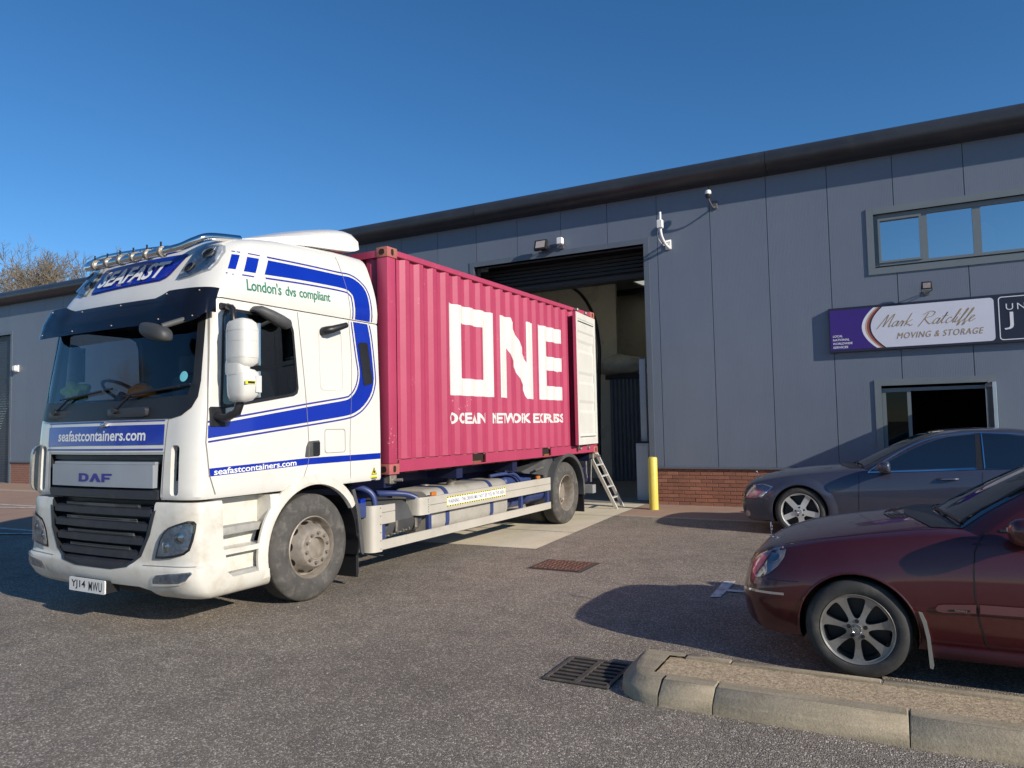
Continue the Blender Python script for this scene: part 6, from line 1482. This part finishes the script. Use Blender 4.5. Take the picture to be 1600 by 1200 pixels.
chrome_line(c, [(1.78, .912), (1.835, .958), (2.03, 1.098), (2.25, 1.230), (2.43, 1.318), (2.60, 1.377), (2.745, 1.409), (3.07, 1.437), (3.45, 1.422), (3.63, 1.398), (3.87, 1.31), (4.04, 1.19), (4.1, 1.09)])
side2(c, 'window_chrome', [strip([(1.78, .912), (2.4, .94), (3.1, .975), (3.95, 1.0), (4.1, 1.09)], -.009, .009)], V_CHROME, .009, .06, c.ab)
side2(c, 'window_chrome', [strip([(3.15, .985), (3.148, 1.43)], -.007, .007)], V_CHROME, .010, .06, c.gb)
for s in (-1, 1):
    for x in (2.62, 3.85):
        hb = c.bb.ray_cast(Vector((x+.1, s*9, .835)), Vector((0, -s, 0)))[0]
        dh = empty('door_handle', hb, 0, c.e); tube('grip', smooth_path([(-.11, s*-.005, 0), (-.06, s*.03, .006), (.06, s*.03, .006), (.12, s*-.005, .004)], 5), .016, V_BLU, dh, 8); tube('chrome_bar', [(-.07, s*.045, .006), (.08, s*.045, .008)], .006, V_CHROME, dh, 6)
gq = conform('radiator_grille', [[(-.33, .46), (.33, .46), (.40, .66), (-.40, .66)]], 'x-', c.bb, V_BLACK, c.e, .004, .05)
for k in range(4): conform('grille_bar', [[(-.36, .49+.042*k), (.36, .49+.042*k), (.36, .50+.042*k), (-.36, .50+.042*k)]], 'x-', c.bb, V_CHROME, gq, .010, .05)
conform('lower_intake', [[(-.55, .24), (.55, .24), (.50, .36), (-.50, .36)]], 'x-', c.bb, V_BLACK, c.e, .004, .05)
npb = c.bb.ray_cast(Vector((-8, -.2, .45)), Vector((1, 0, 0)))[0]
box('plate_holder', (-.03, -.27, .395), (.02, .27, .51), V_BLACK, c.e, bev=.006)
for k in range(4): conform('bonnet_vent', [strip([(1.20+.03*k, -.52), (1.21+.03*k, -.62)], -.006, .006)], 'z+', c.bb, V_GAP, c.e, .003, .05)
mirror(c, 2.02, 1.03, 1.0, .12, .13, .075, -.012); bonnet_star(c, .16, .075)
# ------------------------------------------------------------------ kerbed island in the foreground
isl = box('island_infill', (-1.40, 4.43, 0), (4.0, 4.83, .108), A_INFILL); kind(isl, 'structure')
KP = [(4.235, 0), (4.243, .055), (4.258, .074), (4.322, .116), (4.338, .123), (4.35, .125), (4.445, .125), (4.445, 0)]; KB = [(4.815, 0), (4.815, .122), (4.88, .122), (4.895, .112), (4.90, 0)]
def kstone(x0, x1, prof):
    bm = bmesh.new(); j = lambda: random.uniform(-.002, .002); dy, dz = j(), j()
    add_loft(bm, [[(x, y+dy, z+(dz if z > 0 else 0)) for y, z in prof] for x in (x0+.003, x0+.010, x1-.010, x1-.003)])
    for v in bm.verts:
        if abs(v.co.x-x0) < .005 or abs(v.co.x-x1) < .005:
            if v.co.z > .02: v.co.z -= .006
    bobj('kerb_stone', bm, A_KERB, isl, 40)
xs = [-1.315, -1.0, -.018, .965, 1.95, 2.93, 4.0]
for a, b in zip(xs, xs[1:]): kstone(a, b, KP)
for a, b in zip([-1.30, -1.01, -.15, .77, 1.69, 2.6], [-1.01, -.15, .77, 1.69, 2.6, 4.0]): kstone(a, b, KB)
out = [(-1.318, 4.235), (-1.40, 4.245), (-1.48, 4.28), (-1.55, 4.34), (-1.60, 4.42), (-1.635, 4.53), (-1.645, 4.66), (-1.645, 4.85), (-1.60, 4.90), (-1.303, 4.90)]
inn = [(-1.318, 4.34), (-1.38, 4.345), (-1.43, 4.375), (-1.48, 4.425), (-1.52, 4.50), (-1.545, 4.58), (-1.555, 4.68), (-1.575, 4.83), (-1.56, 4.87), (-1.303, 4.88)]
bm = bmesh.new()
def rr_(t, z): return [bm.verts.new((a[0]+(b[0]-a[0])*t, a[1]+(b[1]-a[1])*t, z)) for a, b in zip(out, inn)]
L_ = [rr_(0, 0), rr_(.07, .055), rr_(.22, .074), rr_(.84, .116), rr_(1, .125)]
for a, b in zip(L_, L_[1:]):
    for i in range(len(out)-1): bm.faces.new((a[i], a[i+1], b[i+1], b[i]))
c1, c2, c3 = bm.verts.new((-1.303, 4.81, .124)), bm.verts.new((-1.40, 4.80, .124)), bm.verts.new((-1.40, 4.45, .124)); c4 = bm.verts.new((-1.318, 4.447, .124))
bm.faces.new(L_[-1]+[c1, c2, c3, c4]); 
for i, j in ((0, c4), ):
    pass
bobj('kerb_stone', bm, A_KERB, isl, 40)
# ------------------------------------------------------------------ drain grating
Y_IRON = M('cast_iron', (.085, .075, .065), .7, metal=.2, var=.3, vs=12, dirt=(.16, .12, .09), dfac=(.5, .75), ds=14, bump=.3)
Y_PITSHADE = M('pit_shade_black', (.004, .004, .004), .95)
gx0, gx1, gy0, gy1 = -2.125, -1.672, 4.36, 4.865
dg = empty('drain_grating', (gx0, gy0, 0)); tag(dg, 'iron drain grating with two rows of bars beside the kerb tip', 'drain')
obj('pit', [(0, 0, .004), (gx1-gx0, 0, .004), (gx1-gx0, gy1-gy0, .004), (0, gy1-gy0, .004)], [(0, 1, 2, 3)], Y_PITSHADE, dg)  # black sheet above the ground, painted as the dark below the bars
w_, h_ = gx1-gx0, gy1-gy0
for a, b in (((0, 0), (w_, .028)), ((0, h_-.028), (w_, h_)), ((0, .0281), (.026, h_-.0281)), ((w_-.026, .0281), (w_, h_-.0281)), ((w_/2-.02, .0281), (w_/2+.02, h_-.0281))): box('frame', (a[0], a[1], .0045), (b[0], b[1], .014), Y_IRON, dg, bev=.002)
for k in range(6):
    y = .028+(h_-.056)*(k+.75)/6.5
    for xa, xb in ((.027, w_/2-.021), (w_/2+.021, w_-.027)): box('bar', (xa, y-.013, .0046), (xb, y+.013, .0125), Y_IRON, dg, bev=.002)
# ------------------------------------------------------------------ rusty access cover
Y_RUST = M('cover_rust', (.27, .125, .085), .85, var=.3, vs=18, dirt=(.11, .05, .035), dfac=(.45, .7), ds=20, bump=.5)
mh = box('manhole_cover', (-3.865, 7.665, .001), (-3.25, 8.225, .009), M('cover_dark', (.075, .042, .034), .9, var=.3, vs=20)); tag(mh, 'rusty square access cover set in the asphalt near the lorry', 'cover')
bm = bmesh.new()
for i in range(9):
    for j in range(8):
        x, y = -3.835+i*.064, 7.69+j*.066; (add_box(bm, (x, y, .0092), (x+.045, y+.018, .015)) if (i+j) % 2 else add_box(bm, (x+.012, y-.006, .0092), (x+.03, y+.04, .015)))
kind(bobj('tread_pattern', bm, Y_RUST, mh), 'stuff')
sheet('cover_bed', [(-3.90, 7.63), (-3.21, 7.63), (-3.21, 8.26), (-3.90, 8.26)], .0006, A_JOINT)
# ------------------------------------------------------------------ bare trees
TR_BARK = M('bark', (.12, .095, .07), .9, var=.3, vs=3); TR_TWIG = M('twigs', (.19, .155, .11), .9, var=.3, vs=2)
def make_tree(seed, H):
    rnd = random.Random(seed); bt, bc = bmesh.new(), bmesh.new()
    def seg(bm, a, b, r0, r1, n):
        r0, r1 = max(r0, .014), max(r1, .012)
        d = (b-a).normalized(); t = Vector((0, 0, 1)) if abs(d.z) < .9 else Vector((1, 0, 0)); u = d.cross(t).normalized(); v = d.cross(u)
        ra = [bm.verts.new(a+(u*math.cos(2*math.pi*k/n)+v*math.sin(2*math.pi*k/n))*r0) for k in range(n)]; rb = [bm.verts.new(b+(u*math.cos(2*math.pi*k/n)+v*math.sin(2*math.pi*k/n))*r1) for k in range(n)]
        for k in range(n): bm.faces.new((ra[k], ra[(k+1) % n], rb[(k+1) % n], rb[k]))
    def grow(p, d, L, r, lev):
        steps = 3 if lev < 3 else 2; q = p
        for i in range(steps):
            d = (d+Vector((rnd.gauss(0, .13), rnd.gauss(0, .13), rnd.gauss(.03, .09)))).normalized(); nq = q+d*L/steps
            r1 = r*(.86 if lev < 4 else .75); seg(bt if lev < 3 else bc, q, nq, r, r1, 7 if lev < 2 else (5 if lev < 3 else 3)); q, r = nq, r1
            if lev > 0 and lev < 7:
                for _ in range(1 if lev < 4 else 1):
                    ax = Vector((rnd.gauss(0, 1), rnd.gauss(0, 1), rnd.gauss(.25, .5))).normalized(); grow(q, (d*.8+ax*.75).normalized(), L*rnd.uniform(.5, .72), r*.6, lev+1) if rnd.random() < (.97 if lev < 3 else .66) else None
        if lev < 7:
            for _ in range(3 if lev < 2 else 2):
                ax = Vector((rnd.gauss(0, 1), rnd.gauss(0, 1), rnd.gauss(.3, .5))).normalized(); grow(q, (d+ax*.8).normalized(), L*rnd.uniform(.62, .8), r*.72, lev+1)
    grow(Vector((0, 0, -.1)), Vector((0, 0, 1)), H*.26, H*.026, 0)
    return bt, bc
def mesh_of(bm, nm, mat):
    me = bpy.data.meshes.new(nm); bm.to_mesh(me); bm.free(); me.materials.append(mat); return me
bt, bc = make_tree(3, 20); t1 = (mesh_of(bt, 'trunk', TR_BARK), mesh_of(bc, 'crown', TR_TWIG))
print('tree faces', len(t1[0].polygons), len(t1[1].polygons)); bt, bc = make_tree(11, 20); t2 = (mesh_of(bt, 'trunk', TR_BARK), mesh_of(bc, 'crown', TR_TWIG))
def tree(meshes, loc, rz, sc, label):
    e = empty('bare_tree', loc, rz); e.scale = (sc, sc, sc); tag(e, label, 'tree', 'bare trees around the yard')
    for nm, me in zip(('trunk', 'crown'), meshes): link(bpy.data.objects.new(nm, me), e)
tree(t1, (-60.5, 31, 0), .4, 1.0, 'leafless tree behind the roof at the far left edge')
tree(t2, (-54.0, 31.5, 0), 2.0, .96, 'leafless tree behind the roof next to the lorry cab')
for i, (x, y, m_, s_) in enumerate(((-25, -9, t1, .5), (-31, -16, t2, .55), (-18, -17, t1, .5))): tree(m_, (x, y, 0), i*1.3, s_, ('leafless tree behind the viewer, nearest to the yard', 'leafless tree behind the viewer, farthest to the left', 'leafless tree behind the viewer, standing rightmost of three')[i])

# scattered grit and leaf scraps on the tarmac
bm = bmesh.new(); rg = random.Random(5)
for i in range(260):
    x, y = rg.uniform(-7.5, 1.5), rg.uniform(2.2, 8.5)
    if -1.7 < x and 4.2 < y < 4.95: continue
    r = rg.uniform(.004, .011); a = rg.uniform(0, 6.28); n_ = rg.choice((3, 4, 5)); z = .003
    lo_ = [bm.verts.new((x+r*math.cos(a+6.283*k/n_)*rg.uniform(.6, 1.3), y+r*math.sin(a+6.283*k/n_)*rg.uniform(.6, 1.3), .0005)) for k in range(n_)]
    tp2 = bm.verts.new((x, y, rg.uniform(.003, .008)))
    for k in range(n_): bm.faces.new((lo_[k], lo_[(k+1) % n_], tp2))
go = bobj('grit', bm, M('grit_stone', (.40, .36, .30), .9, var=.5, vs=1.5), None); kind(go, 'stuff')
go['label'] = 'loose grit scattered over the asphalt in the foreground'; go['category'] = 'grit'
